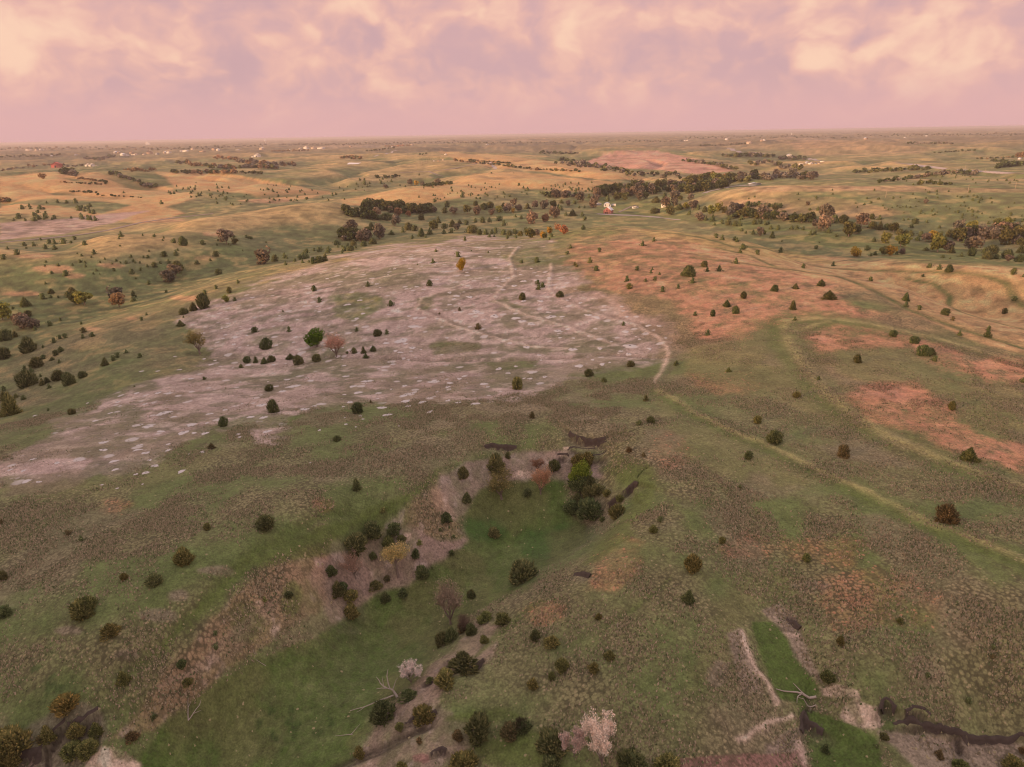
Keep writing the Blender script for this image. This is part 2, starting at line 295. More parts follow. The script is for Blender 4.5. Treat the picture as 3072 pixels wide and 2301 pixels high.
# ---------------------------------------------------------------- what grows where: outlines read off the photograph, dropped on to the ground
SX, SY = proj(GX.ravel(), GY.ravel(), GZ0.ravel())
XX, YY, ZZ, RV = GX.ravel(), GY.ravel(), GZ.ravel(), np.hypot(GX, GY).ravel()
INV = (GY.ravel()*F_[1]+(GZ.ravel()-CAMH)*F_[2]) > 5
SX = np.where(INV, SX, -9e4); SY = np.where(INV, SY, 9e4)
WS = np.clip(RV/18, 3, 90)              # ragged edges scale with distance
e1 = (lod(XX, YY, WS, 31)-.5)*2.4; e2 = (lod(XX, YY, WS, 41)-.5)*2.4; e3 = (lod(XX, YY, WS/4, 51)-.5)*2.4
def poly(pts, soft=14, warp=34, asp=1.8, rmin=0, rmax=1e9):
    P = np.array(pts, float); m = soft+warp*1.3
    idx = np.nonzero((SX > P[:, 0].min()-m) & (SX < P[:, 0].max()+m) & (SY > P[:, 1].min()-m) & (SY < P[:, 1].max()+m) & (RV > rmin) & (RV < rmax))[0]
    out = np.zeros(len(SX), np.float32)
    if len(idx) == 0: return out
    X = SX[idx]+e1[idx]*warp; Y = (SY[idx]+e2[idx]*warp/asp)*asp; Q = P*[1, asp]
    best = np.full(len(idx), 1e12); ins = np.zeros(len(idx), bool)
    for a, b in zip(Q, np.roll(Q, -1, 0)):
        d = b-a; t = np.clip(((X-a[0])*d[0]+(Y-a[1])*d[1])/(d@d+1e-9), 0, 1)
        best = np.minimum(best, (X-a[0]-t*d[0])**2+(Y-a[1]-t*d[1])**2)
        if a[1] != b[1]: ins ^= ((a[1] > Y) != (b[1] > Y)) & (X < (b[0]-a[0])*(Y-a[1])/(b[1]-a[1])+a[0])
    s = np.sqrt(best)*np.where(ins, 1, -1) + e3[idx]*soft*.8
    out[idx] = sst(s, -soft, soft)
    return out
def ell(x, y, a, b, **k):
    return poly([(x+a*math.cos(t), y+b*math.sin(t)) for t in np.linspace(0, 2*math.pi, 10)[:-1]], **k)
def mask(*ms):
    o = ms[0]
    for m in ms[1:]: o = np.maximum(o, m)
    return o
c = lambda *v: np.array(v, np.float32)
OLIVE, GREEN, TAN, RED = c(.104, .112, .056), c(.068, .095, .036), c(.30, .205, .10), c(.40, .145, .095)
LUSH, SOIL, TOWN, TOWNP, PALE, DARK = c(.040, .071, .017), c(.20, .15, .125), c(.255, .207, .208), c(.36, .305, .30), c(.42, .38, .36), c(.028, .022, .02)
big = lod(XX, YY, np.clip(RV/3, 25, 500), 71); med = lod(XX, YY, np.clip(RV/14, 6, 80), 81); fine = lod(XX, YY, np.clip(RV/60, 1.2, 20), 91, 3)
# hollows are greener, crests drier
def blurz(Z, k):
    P = np.pad(Z, ((k, k), (k, k)), 'edge').cumsum(0).cumsum(1)
    n = 2*k
    return (P[n:, n:]-P[:-n, n:]-P[n:, :-n]+P[:-n, :-n])[:Z.shape[0], :Z.shape[1]]/(n*n)
rel = (GZ0-blurz(GZ0, 24)).ravel(); rel = rel/np.clip(RV/130, .8, 9); rel = np.clip(rel, -1, 1)
COLR = OLIVE + (GREEN-OLIVE)*sst(med*.6+big*.4, .62, .38)[:, None]
def lay(col, m, k=1.0):
    global COLR
    COLR = COLR + (col-COLR)*(m*k)[:, None]
lay(TAN, sst(rel+ (big-.5)*2.4 + (med-.5)*1.0, .1, .9)*sst(RV, 260, 600), .6)
lay(c(.062, .082, .036), sst(-rel-(big-.5)*1.0, .0, .6)*sst(RV, 200, 500), .85)
TUFT = np.clip(.35+(med-.45)*2.2, 0, 1)*sst(RV, 600, 300)
REDT = np.zeros(len(XX), np.float32)
# far country: patchwork of fields, dry grass and wood
farm_ = sst(RV, 2300, 3800)
cell = vn(np.floor(XX/430)*3.7, np.floor(YY/760)*5.1, 7)
lay(c(.105, .09, .062), farm_, .7); lay(c(.13, .125, .07), farm_*(cell > .62), .6); lay(c(.25, .19, .15), farm_*(cell < .22), .6)
lay(c(.055, .055, .035), farm_*sst(fbm(XX/260, YY/620, 77, 4), .46, .56), .85)
# slopes and crests seen across the valley; dry tan with low-sun glow painted in
TANL = mask(poly([(0,530),(180,512),(330,520),(500,560),(590,590),(480,622),(330,605),(150,592),(0,605)], 9, 18, 3, 500), poly([(0,612),(180,622),(300,640),(430,600),(560,640),(420,668),(250,650),(120,640),(0,640)], 8, 16, 3, 300),
    poly([(470,515),(700,525),(900,560),(1010,580),(880,600),(740,582),(620,575),(520,560)], 8, 18, 3, 300))
lay(c(.42, .225, .11), TANL*(.65+.8*(med-.2)), .9)
CT = mask(poly([(1310,452),(1450,462),(1620,480),(1800,508),(1960,540),(1800,538),(1600,512),(1480,505),(1370,480)], 6, 12, 3, 500), poly([(1024,598),(1180,572),(1330,552),(1420,520),(1560,515),(1860,548),(1760,572),(1500,566),(1400,590),(1240,618),(1040,616)], 8, 14, 3, 300))
lay(c(.38, .215, .10), CT*(.55+.9*(med-.2)), .85)
RT = poly([(1890,668),(2000,684),(2200,722),(2420,768),(2700,790),(3072,804),(3200,1100),(2960,1035),(2760,955),(2620,880),(2400,830),(2160,775),(2060,740),(1960,705)], 12, 26, 2, 0, 600)
lay(c(.40, .23, .12), RT*(.55+1.1*(fine-.25)), .85)  # dry grass; tan strengthened to stand in for sunlight missing on this slope
lay(c(.20, .17, .055), poly([(1880,668),(2050,690),(2350,745),(2560,800),(2300,775),(2050,722),(1920,700)], 10, 18, 3, 0, 600), .5)
for p, k in (([(2200,560),(2600,556),(3072,568),(3072,580),(2600,572),(2250,575)], .7), ([(2150,600),(2500,590),(2750,640),(2600,660),(2350,640),(2150,625)], .5), ([(2350,420),(2700,418),(2900,440),(2700,462),(2420,470)], .5)):
    lay(c(.32, .19, .12), poly(p, 6, 14, 3, 400)*(.4+1.2*(med-.25)), k)
lay(c(.30, .155, .135), mask(poly([(1740,500),(1770,480),(1850,452),(1960,450),(2100,480),(2205,512),(2090,522),(1960,508),(1850,505)], 3, 5, 3, 500)), .95)
lay(c(.27, .19, .19), mask(poly([(0,668),(200,655),(330,640),(450,632),(330,668),(200,700),(0,722)], 6, 12, 3, 300), poly([(2260,700),(2380,690),(2480,700),(2330,706)], 4, 6, 3)), .8)
for x, y, a, b in ((160,808,60,12),(220,828,30,8),(330,795,40,9),(565,893,60,8),(280,985,26,7),(400,955,20,6),(640,700,30,7),(620,775,35,8),(100,770,60,8),(480,660,80,7),(60,880,60,8),(800,600,80,8)):
    lay(c(.40, .21, .13), ell(x, y, a, b, soft=8, warp=14, asp=2.5), .6)
lay(GREEN*.85, mask(poly([(0,905),(260,860),(420,800),(640,760),(850,735),(1100,690),(1350,690),(1640,690),(1560,720),(1100,745),(950,790),(650,840),(450,900),(250,980),(0,1110)], 20, 40, 2, 200)), .55)
lay(c(.07, .10, .028), mask(poly([(1780,630),(1900,608),(2020,610),(2080,650),(1900,655),(1790,650)], 6, 8, 2, 450), poly([(1850,645),(2150,650),(2500,700),(3072,760),(3072,810),(2700,780),(2400,725),(2100,668)], 8, 14, 2, 420), poly([(1640,690),(1850,680),(1890,700),(1780,718),(1640,715)], 6, 10, 3)), .75)
# prairie-dog town: grazed bare ground
tw = mask(poly([(560,975),(590,920),(680,880),(790,845),(900,805),(1050,762),(1250,729),(1450,720),(1640,726),(1650,790),(1720,822),(1740,870),(1900,915),(2010,980),(2030,1050),(2010,1082),(1900,1100),(1800,1112),(1700,1130),(1620,1165),(1540,1190),(1400,1203),(1200,1208),(1000,1216),(880,1235),(880,1290),(820,1325),(760,1320),(745,1270),(650,1285),(560,1320),(510,1370),(380,1412),(100,1445),(-60,1450),(-40,1400),(60,1350),(150,1290),(230,1220),(350,1170),(470,1130),(600,1110),(700,1085),(640,1060),(610,1020)], 22, 60, 1.8, 60, 700),)
tw2 = tw*np.clip(.45+.9*sst(med, .38, .52)+.3*e3, 0, 1)
lay(c(.120, .112, .086), tw, .8)
lay(TOWN, tw*sst(med+e3*.08+.12*(big-.5), .36, .50), .95)
lay(c(.27, .205, .205), tw*sst(big, .5, .62), .5)
lay(TOWNP, tw*sst(fine+(med-.5)*.5, .60, .8), .4)
lay(c(.085, .092, .062), tw*sst(fbm(XX/9, YY/5, 201, 5), .52, .64), .7)
lay(TOWNP*1.02, tw*sst(fbm(XX/5, YY/2.6, 206, 5), .56, .72), .5)
lay(c(.11, .105, .07), tw*sst(fbm(XX/26, YY/16, 203, 4), .54, .64), .6)
for p in ([(500,1372),(560,1325),(640,1290),(700,1310),(660,1350),(580,1385)], [(170,1255),(200,1225),(300,1205),(290,1225),(230,1250)], [(1000,920),(1010,895),(1120,888),(1175,915),(1120,945),(1050,970),(1010,950)], [(980,905),(1000,880),(1120,880),(1160,900),(1050,905)], [(1295,1035),(1340,1022),(1440,1025),(1445,1045),(1380,1062),(1300,1060)], [(1255,925),(1262,895),(1310,885),(1300,915),(1280,930)],
          [(640,1285),(760,1240),(900,1250),(1000,1215),(1150,1205),(1150,1225),(950,1270),(800,1290)], [(1480,900),(1520,895),(1560,920),(1520,925)], [(1500,770),(1580,745),(1680,745),(1660,790),(1560,800)], [(1450,1085),(1620,1075),(1600,1100),(1480,1110)]):
    lay(c(.055, .088, .026), poly(p, 8, 16)*np.clip(.75+e3*.5, 0, 1), .85); tw = tw*(1-.5*poly(p, 8, 16))
# red bluestem and rusty patches
rd = mask(poly([(1700,735),(1880,712),(2060,730),(2220,775),(2380,820),(2500,860),(2640,935),(2600,962),(2450,950),(2350,955),(2230,1030),(2110,1015),(2010,905),(1880,880),(1770,850),(1700,800)], 24, 46, 1.8, 0, 600), poly([(2400,992),(2500,975),(2700,1000),(2870,1055),(2920,1120),(2820,1120),(2720,1045),(2560,1040),(2470,1060),(2420,1030)], 18, 30), poly([(2530,1190),(2620,1150),(2740,1150),(2850,1210),(2850,1260),(3000,1320),(3150,1360),(3150,1440),(2850,1350),(2640,1270)], 22, 36),
          poly([(2910,1090),(3010,1070),(3150,1110),(3150,1150),(2960,1150)], 16, 26))
rd = rd*np.clip(.55+.9*(med-.3)+.5*e3, 0, 1)
lay(c(.26, .155, .09), mask(rd, poly([(1640,735),(1900,690),(2150,720),(2500,830),(2800,960),(3150,1080),(3150,1460),(2700,1360),(2300,1180),(2100,1180),(1960,1000),(1720,880)], 60, 80))*np.clip(.2+1.6*(med-.3), 0, 1), .5)
lay(c(.45, .19, .135), rd*np.clip(.35+1.6*(fine-.38)+1.6*(lod(XX, YY, np.clip(RV/110, .8, 12), 261, 3)-.45), 0, 1), .85)
REDT = np.maximum(REDT, rd)
rb = mask(poly([(1770,1720),(1800,1660),(1870,1600),(1930,1620),(1930,1700),(1850,1775),(1760,1770)], 16, 36), poly([(2460,1740),(2640,1700),(2850,1790),(2800,1880),(2500,1880)], 26, 50), ell(1640, 1845, 70, 36, soft=16, warp=30), poly([(2150,1640),(2240,1600),(2340,1640),(2300,1680),(2180,1680)], 18, 30), poly([(2340,1600),(2600,1620),(2560,1700),(2380,1680)], 30, 50), ell(350, 1520, 60, 20, soft=20, warp=30), ell(970, 1510, 40, 22, soft=14, warp=24), ell(2000,1350,60,60,soft=30,warp=40), poly([(2060,1120),(2250,1110),(2300,1170),(2150,1190)], 20, 30))
rb = rb*np.clip(.4+1.6*(med-.35)+.4*e3, 0, 1)
lay(RED*.8, rb*np.clip(.3+1.4*(fine-.25), 0, 1), .5); REDT = np.maximum(REDT, rb*.6)
gp = mask(poly([(2510,1060),(2650,1035),(2830,1060),(2900,1110),(2800,1140),(2600,1150),(2500,1110)], 20, 30), poly([(2050,2080),(2200,1720),(2400,1720),(2380,1780),(2280,1800),(2230,1900),(2180,1990)], 30, 40), poly([(1960,1160),(2080,1250),(2300,1340),(2450,1430),(2400,1470),(2200,1440),(2050,1400),(2000,1300)], 26, 40), poly([(0,1430),(300,1440),(520,1380),(800,1330),(620,1400),(300,1500),(0,1470)], 26, 40), poly([(1960,1060),(2300,980),(2400,1100),(2500,1230),(2400,1210),(2150,1150)], 30, 60))
lay(c(.098, .105, .048), gp, .7); TUFT *= 1-.7*gp
tf = mask(poly([(560,1380),(900,1280),(1200,1200),(1500,1190),(1900,1180),(1950,1400),(1700,1290),(1400,1330),(1250,1430),(1000,1520),(600,1480)], 40, 60), poly([(1950,1340),(2200,1420),(2600,1600),(3072,1700),(3072,2150),(2500,1900),(2150,1750),(1930,1600)], 40, 60), poly([(0,1500),(400,1440),(620,1500),(500,1650),(200,1800),(0,1750)], 40, 60))
TUFT = np.clip(TUFT+.45*tf*(.4+med), 0, 1)
lay(c(.128, .098, .070), TUFT*sst(RV, 420, 200)*np.clip(.2+1.7*(med-.3), 0, 1), .32); lay(c(.155, .115, .10), sst(lod(XX, YY, RV*0+14, 211), .52, .64)*sst(RV, 260, 160), .38)
# the green hollow and its eroded sides
flo = poly([(1425,1470),(1500,1440),(1690,1440),(1705,1500),(1740,1560),(1770,1590),(1740,1640),(1650,1690),(1610,1750),(1500,1800),(1420,1835),(1300,1960),(1250,2030),(1130,2130),(1000,2330),(370,2330),(480,2190),(600,2080),(720,2010),(820,1960),(970,1890),(1100,1810),(1230,1760),(1330,1680),(1400,1620),(1390,1540)], 16, 26)
sideA = poly([(1280,1470),(1390,1385),(1560,1345),(1720,1335),(1800,1380),(1810,1430),(1700,1450),(1530,1445),(1430,1470),(1395,1530),(1340,1560),(1290,1520)], 12, 26)
sideB = poly([(920,1740),(990,1650),(1060,1575),(1160,1540),(1240,1580),(1310,1620),(1430,1600),(1350,1670),(1240,1760),(1130,1800),(1090,1900),(1000,1900),(950,1830)], 14, 30)
sideC = poly([(420,2120),(540,1960),(640,1850),(800,1700),(930,1640),(1000,1660),(960,1820),(850,1890),(760,1970),(600,2080),(470,2190),(350,2200)], 16, 36)
sideD = poly([(1060,1650),(1200,1510),(1300,1440),(1350,1560),(1400,1600),(1300,1610),(1180,1570)], 14, 26)
sideE = poly([(1180,2110),(1260,2020),(1350,1960),(1430,1860),(1500,1880),(1480,1960),(1350,2040),(1300,2090),(1450,2190),(1400,2230),(1280,2330),(1000,2330)], 14, 30)
for m, cc, k in ((sideA, c(.165,.125,.12), .85), (sideB, c(.17,.125,.12), .85), (sideC, c(.19,.125,.09), .6), (sideD, c(.21,.15,.10), .6), (sideE, c(.17,.125,.115), .75)):
    lay(cc, m*np.clip(.5+1.6*(med-.3)+e3*.3, 0, 1), k); lay(TOWNP*.9, m*sst(fine, .56, .75), .4)
lay(LUSH, flo*np.clip(.85+e3*.3, 0, 1), .93)
lay(c(.024, .064, .018), mask(poly([(1560,1600),(1700,1570),(1800,1580),(1780,1630),(1640,1680),(1560,1660)], 20, 26), ell(1450,1580,80,40,soft=20,warp=26)), .5)
lay(c(.075, .078, .036), flo*sst(fbm(XX/9, YY/9, 205, 4), .46, .62), .55)
lay(c(.06, .085, .024), mask(poly([(1060,1655),(1300,1440),(1340,1400),(1200,1490),(1000,1570),(760,1640),(600,1800),(460,1960),(560,1880),(760,1700)], 14, 24), poly([(1480,1900),(1600,1810),(1700,1790),(1600,1830),(1520,1900),(1400,1990)], 10, 20), ell(870,1800,30,60,soft=12,warp=20), poly([(700,1870),(740,1820),(800,1860),(760,1930),(700,1930)],12,20), poly([(1850,1340),(1960,1400),(1960,1480),(1900,1600),(1800,1690),(1740,1700),(1850,1560),(1890,1470),(1800,1400)], 14, 24), ell(1460,2150,120,20), poly([(1400,2230),(1640,2190),(1700,2301),(1450,2301)],12,20)), .7)
lay(c(.022, .042, .012), ell(880, 2170, 130, 60, soft=10, warp=50)*sst(fbm(XX/1.6, YY/1.6, 207, 3), .5, .62), .7)
lay(c(.03, .055, .018), ell(100, 2040, 130, 50, soft=10, warp=50)*sst(fbm(XX/1.6, YY/1.6, 208, 3), .54, .62), .7)
# right-hand gully, pale silt, lower corners
lay(LUSH, mask(poly([(2255,1865),(2330,1862),(2350,1905),(2385,1950),(2425,2010),(2455,2062),(2420,2110),(2335,2098),(2305,2040),(2275,1950)], 6, 14), poly([(2400,2105),(2460,2135),(2540,2170),(2620,2200),(2660,2301),(2430,2330),(2410,2200)], 10, 20), poly([(2655,2100),(2690,2120),(2690,2180),(2650,2180)], 5, 8)), .9)
lay(c(.19, .15, .14), mask(poly([(2290,1830),(2340,1810),(2390,1850),(2400,1900),(2430,1960),(2450,2010),(2470,2050),(2430,2020),(2380,1950),(2350,1900)], 8, 18), poly([(2180,1900),(2235,1890),(2260,1960),(2280,2080),(2220,2080),(2190,1960)], 14, 20), poly([(2620,2180),(2860,2190),(3072,2230),(3072,2330),(2760,2330),(2700,2240)], 16, 40), poly([(2290,2230),(2400,2180),(2420,2330),(2300,2280)], 16, 24)), .7)
pale = mask(poly([(2455,2055),(2500,2050),(2575,2075),(2580,2095),(2520,2090),(2470,2080)], 4, 10), poly([(2520,2120),(2560,2095),(2590,2110),(2640,2125),(2662,2160),(2610,2185),(2540,2170),(2515,2150)], 5, 18), ell(2328, 2105, 12, 14, soft=4, warp=6), ell(2372,1905,20,5), poly([(240,2330),(255,2270),(300,2230),(350,2240),(420,2290),(400,2330)], 8, 24), ell(775, 1812, 16, 8, soft=5, warp=8), ell(1575,1420,36,14,soft=6,warp=12), ell(1700,1332,12,6,soft=4,warp=6), ell(1222,1610,14,14,soft=5,warp=10))
lay(c(.36, .28, .25), pale*np.clip(.3+1.6*(fbm(XX/1.3, YY/1.3, 209, 3)-.2), 0, 1), .85)
lay(c(.17, .13, .12), poly([(440,2080),(470,2060),(560,2010),(820,1790),(830,1850),(700,1980)],12,20)*sst(med,.4,.6), .4)
lay(c(.15, .085, .08), mask(poly([(2040,2270),(2250,2262),(2408,2256),(2420,2330),(2030,2330)], 6, 12), poly([(50,2330),(80,2260),(100,2240),(105,2290),(80,2330)], 6, 8), ell(1260,2275,30,14,soft=6,warp=10)), .85)
lay(c(.12, .10, .09), poly([(0,2240),(60,2200),(200,2100),(300,2130),(330,2200),(260,2260),(240,2330),(0,2330)], 14, 30), .6)
for x, y, a, b in ((200,1890,40,14),(380,1960,40,14),(480,1850,60,20),(540,1790,30,20),(650,1710,60,14),(2150,2020,30,40),(2430,1760,60,16)):
    lay(c(.17, .13, .125), ell(x, y, a, b, soft=10, warp=16), .5)
for m in (flo, sideA, sideB, sideE): TUFT *= 1-m
TUFT *= 1-.9*tw
# lines
G = lambda n: LM.get(n, np.zeros(len(XX), np.float32))
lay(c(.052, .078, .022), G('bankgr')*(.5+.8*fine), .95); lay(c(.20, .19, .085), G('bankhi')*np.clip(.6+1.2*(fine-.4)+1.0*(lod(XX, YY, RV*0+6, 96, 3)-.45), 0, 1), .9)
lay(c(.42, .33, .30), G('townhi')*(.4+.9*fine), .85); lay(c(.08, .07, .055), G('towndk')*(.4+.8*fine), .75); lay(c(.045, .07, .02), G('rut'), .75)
lay(c(.060, .080, .032), G('draw'), .85); lay(c(.15, .12, .11), G('bare'), .7); lay(DARK, G('scarp'), .95)  # scarp: dark soil colour, deepened to carry the shade of the face
gr_ = COLR[:, 1]/(COLR[:, 0]+1e-4); TUFT *= sst(gr_, 1.40, 1.15)*sst(COLR.max(1), .26, .20)*(1-np.clip(G('scarp')*2, 0, 1))
f2 = lod(XX, YY, np.clip(RV/120, .8, 12), 221, 3); f3 = lod(XX, YY, np.clip(RV/45, 2, 30), 231, 4)
midf = sst(RV, 170, 330)*(1-.6*np.maximum(TANL, CT))*(1-.8*np.maximum(G('bankhi'), G('bankgr')))
lay(TAN*[1.05, .98, 1.0], midf*sst(f3+.35*(f2-.5), .54, .66)*(1-tw), .26); lay(c(.050, .062, .028), midf*sst(f3+.3*(f2-.5), .46, .36)*(1-tw), .32)
COLR = COLR*(1+1.5*(f2-.5)*midf+.5*(f3-.5))[:, None]
COLR = np.clip(COLR*np.array([2.03, 1.95, 1.76], np.float32)*(1-.22*farm_)[:, None], .008, .6)
def ground_mesh():
    me = bpy.data.meshes.new('ground'); v = np.stack([GX, GY, GZ], -1).reshape(-1, 3).astype(np.float32)
    j, i = np.meshgrid(np.arange(NR-1), np.arange(NA-1), indexing='ij'); a = (j*NA+i).ravel()
    q = np.stack([a, a+1, a+NA+1, a+NA], -1)
    aj = np.arange(NR-1)*NA; q = np.concatenate([q, np.stack([aj+NA-1, aj, aj+NA, aj+2*NA-1], -1)])   # close the ring behind the camera
    me.vertices.add(len(v)); me.vertices.foreach_set('co', v.ravel())
    me.loops.add(q.size); me.loops.foreach_set('vertex_index', q.ravel().astype(np.int32))
    me.polygons.add(len(q)); me.polygons.foreach_set('loop_start', (np.arange(len(q))*4).astype(np.int32))
    me.update(calc_edges=True); me.shade_smooth()
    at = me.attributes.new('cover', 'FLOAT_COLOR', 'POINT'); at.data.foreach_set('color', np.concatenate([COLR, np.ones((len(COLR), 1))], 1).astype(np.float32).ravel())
    at = me.attributes.new('kinds', 'FLOAT_COLOR', 'POINT'); at.data.foreach_set('color', np.stack([tw, TUFT, REDT, np.clip(G('scarp')+flo*.6, 0, 1)], 1).astype(np.float32).ravel())
    return me
def ground_mat():
    m = bpy.data.materials.new('prairie_ground'); m.use_nodes = True; t = m.node_tree; t.nodes.clear(); N = NT(t)
    pos = N.n('ShaderNodeNewGeometry').outputs['Position']
    at = N.n('ShaderNodeAttribute', attribute_name='cover').outputs['Color']
    kd = N.n('ShaderNodeSeparateColor', {0: N.n('ShaderNodeAttribute', attribute_name='kinds').outputs['Color']}); town, tuft, redt = kd.outputs[0], kd.outputs[1], kd.outputs[2]
    fl = N.vm('MULTIPLY', pos, (1, 1, .3))
    n1 = N.noise(fl, .9, 4, .6); n2 = N.noise(fl, .16, 4, .55); n3 = N.noise(fl, .028, 3, .5)
    n0 = N.noise(fl, 3.6, 3, .6)
    k = N.m('ADD', N.m('ADD', N.m('MULTIPLY', n1, .85), N.m('MULTIPLY', n2, .5)), N.m('MULTIPLY', n3, .25)); k = N.m('ADD', k, N.m('MULTIPLY', N.m('SUBTRACT', n0, .37), .9))
    k = N.m('SUBTRACT', N.m('MULTIPLY', k, 1.35), .24)
    base = N.mix(1.0, at, N.n('ShaderNodeCombineColor', {0: k, 1: k, 2: k}).outputs[0], 'MULTIPLY')
    # bunch grass: separate pale clumps
    vo = N.n('ShaderNodeTexVoronoi', {'Vector': N.vm('ADD', fl, N.vm('MULTIPLY', N.noise(fl, 3.0, 2, .5, out=1), (.35, .35, 0))), 'Scale': 1.9, 'Randomness': 1.0})
    rnd = N.n('ShaderNodeSeparateColor', {0: vo.outputs['Color']})
    patch = N.smooth(N.noise(fl, .11, 5, .65), .40, .60)
    thr = N.m('ADD', N.m('MULTIPLY', N.m('MULTIPLY', tuft, patch), 1.0), .03)
    has = N.m('LESS_THAN', rnd.outputs[0], thr)
    rad = N.m('ADD', .16, N.m('MULTIPLY', rnd.outputs[1], .26))
    spot = N.m('MULTIPLY', has, N.smooth(N.m('SUBTRACT', rad, vo.outputs['Distance']), -.05, .1))
    tc = N.mix(rnd.outputs[2], (.42, .34, .20), (.32, .29, .15))
    tc = N.mix(N.m('MULTIPLY', redt, .85), tc, (.50, .25, .16))
    b2 = N.mix(N.m('MULTIPLY', spot, .8), base, tc)
    has2 = N.m('MULTIPLY', N.m('LESS_THAN', rnd.outputs[0], N.m('MULTIPLY', redt, .6)), N.smooth(N.m('SUBTRACT', .42, vo.outputs['Distance']), -.08, .12))
    b2 = N.mix(N.m('MULTIPLY', has2, .75), b2, N.mix(rnd.outputs[1], (.55, .25, .16), (.45, .25, .13)))
    # dark seams between clumps
    seam = N.m('MULTIPLY', N.smooth(vo.outputs['Distance'], .40, .72), N.m('ADD', N.m('MULTIPLY', tuft, .6), .2))
    b2 = N.mix(seam, b2, (.075, .068, .038))
    # pale scraped soil round burrows too small to stand proud
    v2 = N.n('ShaderNodeTexVoronoi', {'Vector': N.vm('ADD', fl, N.vm('MULTIPLY', N.noise(fl, .5, 3, .6, out=1), (1.6, 1.2, 0))), 'Scale': .17, 'Randomness': 1.0})
    r2 = N.n('ShaderNodeSeparateColor', {0: v2.outputs['Color']})
    s2 = N.m('MULTIPLY', N.m('LESS_THAN', r2.outputs[0], .62), N.smooth(N.m('SUBTRACT', N.m('ADD', .09, N.m('MULTIPLY', r2.outputs[1], .17)), v2.outputs['Distance']), -.05, .03))
    b3 = N.mix(N.m('MULTIPLY', N.m('MULTIPLY', s2, town), .75), b2, (.64, .60, .58))
    v3 = N.n('ShaderNodeTexVoronoi', {'Vector': N.vm('ADD', fl, N.vm('MULTIPLY', N.noise(fl, 2.5, 2, .5, out=1), (.5, .5, 0))), 'Scale': .6, 'Randomness': 1.0})
    r3 = N.n('ShaderNodeSeparateColor', {0: v3.outputs['Color']})
    s3 = N.m('MULTIPLY', N.m('LESS_THAN', r3.outputs[0], .28), N.smooth(N.m('SUBTRACT', .26, v3.outputs['Distance']), -.05, .08))
    b3 = N.mix(N.m('MULTIPLY', N.m('MULTIPLY', s3, town), .6), b3, N.mix(r3.outputs[1], (.54, .47, .45), (.13, .12, .085)))
    hgt_ = N.m('ADD', N.m('ADD', N.m('MULTIPLY', n1, .45), N.m('MULTIPLY', n0, .18)), N.m('MULTIPLY', spot, .22))
    bp = N.n('ShaderNodeBump', {'Strength': .8, 'Distance': .5, 'Height': hgt_})
    p = N.n('ShaderNodeBsdfPrincipled', {'Base Color': b3, 'Roughness': .95, 'Specular IOR Level': .1, 'Normal': bp.outputs[0], 'Sheen Weight': .10, 'Sheen Roughness': .6, 'Sheen Tint': (1, .86, .7, 1)})
    N.n('ShaderNodeOutputMaterial', {'Surface': p.outputs[0]})
    return m
gme = ground_mesh(); ground = bpy.data.objects.new('ground', gme); COL.objects.link(ground); ground['kind'] = 'structure'; gme.materials.append(ground_mat())
# ---------------------------------------------------------------- helpers for things
rng = random.Random(12)
def tag(o, label=None, cat=None, group=None, kind=None):
    if label: o['label'] = label
    if cat: o['category'] = cat
    if group: o['group'] = group
    if kind: o['kind'] = kind
    return o
def mesh_np(name, V, F, mats=(), mi=None, tone=None, smooth=False):
    """V (n,3); F list of arrays (tris or quads)"""
    me = bpy.data.meshes.new(name)
    loops = np.concatenate([f.ravel() for f in F]).astype(np.int32); cnt = np.concatenate([np.full(len(f), f.shape[1]) for f in F]).astype(np.int32)
    me.vertices.add(len(V)); me.vertices.foreach_set('co', np.asarray(V, np.float32).ravel())
    me.loops.add(len(loops)); me.loops.foreach_set('vertex_index', loops)
    me.polygons.add(len(cnt)); me.polygons.foreach_set('loop_start', np.concatenate([[0], np.cumsum(cnt)[:-1]]).astype(np.int32))
    for m in mats: me.materials.append(m)
    if mi is not None: me.polygons.foreach_set('material_index', np.asarray(mi, np.int32))
    me.update(calc_edges=True)
    if tone is not None:
        a = me.attributes.new('tone', 'FLOAT', 'POINT'); a.data.foreach_set('value', np.asarray(tone, np.float32))
    if smooth: me.shade_smooth()
    return me
def link(name, me, loc=(0, 0, 0), rz=0, sc=(1, 1, 1), parent=None):
    o = bpy.data.objects.new(name, me); COL.objects.link(o); o.location = loc; o.rotation_euler = (0, 0, rz)
    o.scale = sc if hasattr(sc, '__len__') else (sc, sc, sc)
    if parent: o.parent = parent
    return o
def mat(name, col, rough=.85, var=.25, scale=1.5, spec=.2, col2=None):
    m = bpy.data.materials.new(name); m.use_nodes = True; t = m.node_tree; t.nodes.clear(); N = NT(t)
    pos = N.n('ShaderNodeTexCoord').outputs['Object']
    n = N.noise(pos, scale, 4, .6); k = N.m('ADD', 1-var, N.m('MULTIPLY', n, 2*var))
    b = N.mix(1.0, col if not col2 else N.mix(N.smooth(N.noise(pos, scale*.6, 4, .6), .45, .6), col, col2), N.n('ShaderNodeCombineColor', {0: k, 1: k, 2: k}).outputs[0], 'MULTIPLY')
    p = N.n('ShaderNodeBsdfPrincipled', {'Base Color': b, 'Roughness': rough, 'Specular IOR Level': spec})
    N.n('ShaderNodeOutputMaterial', {'Surface': p.outputs[0]}); return m
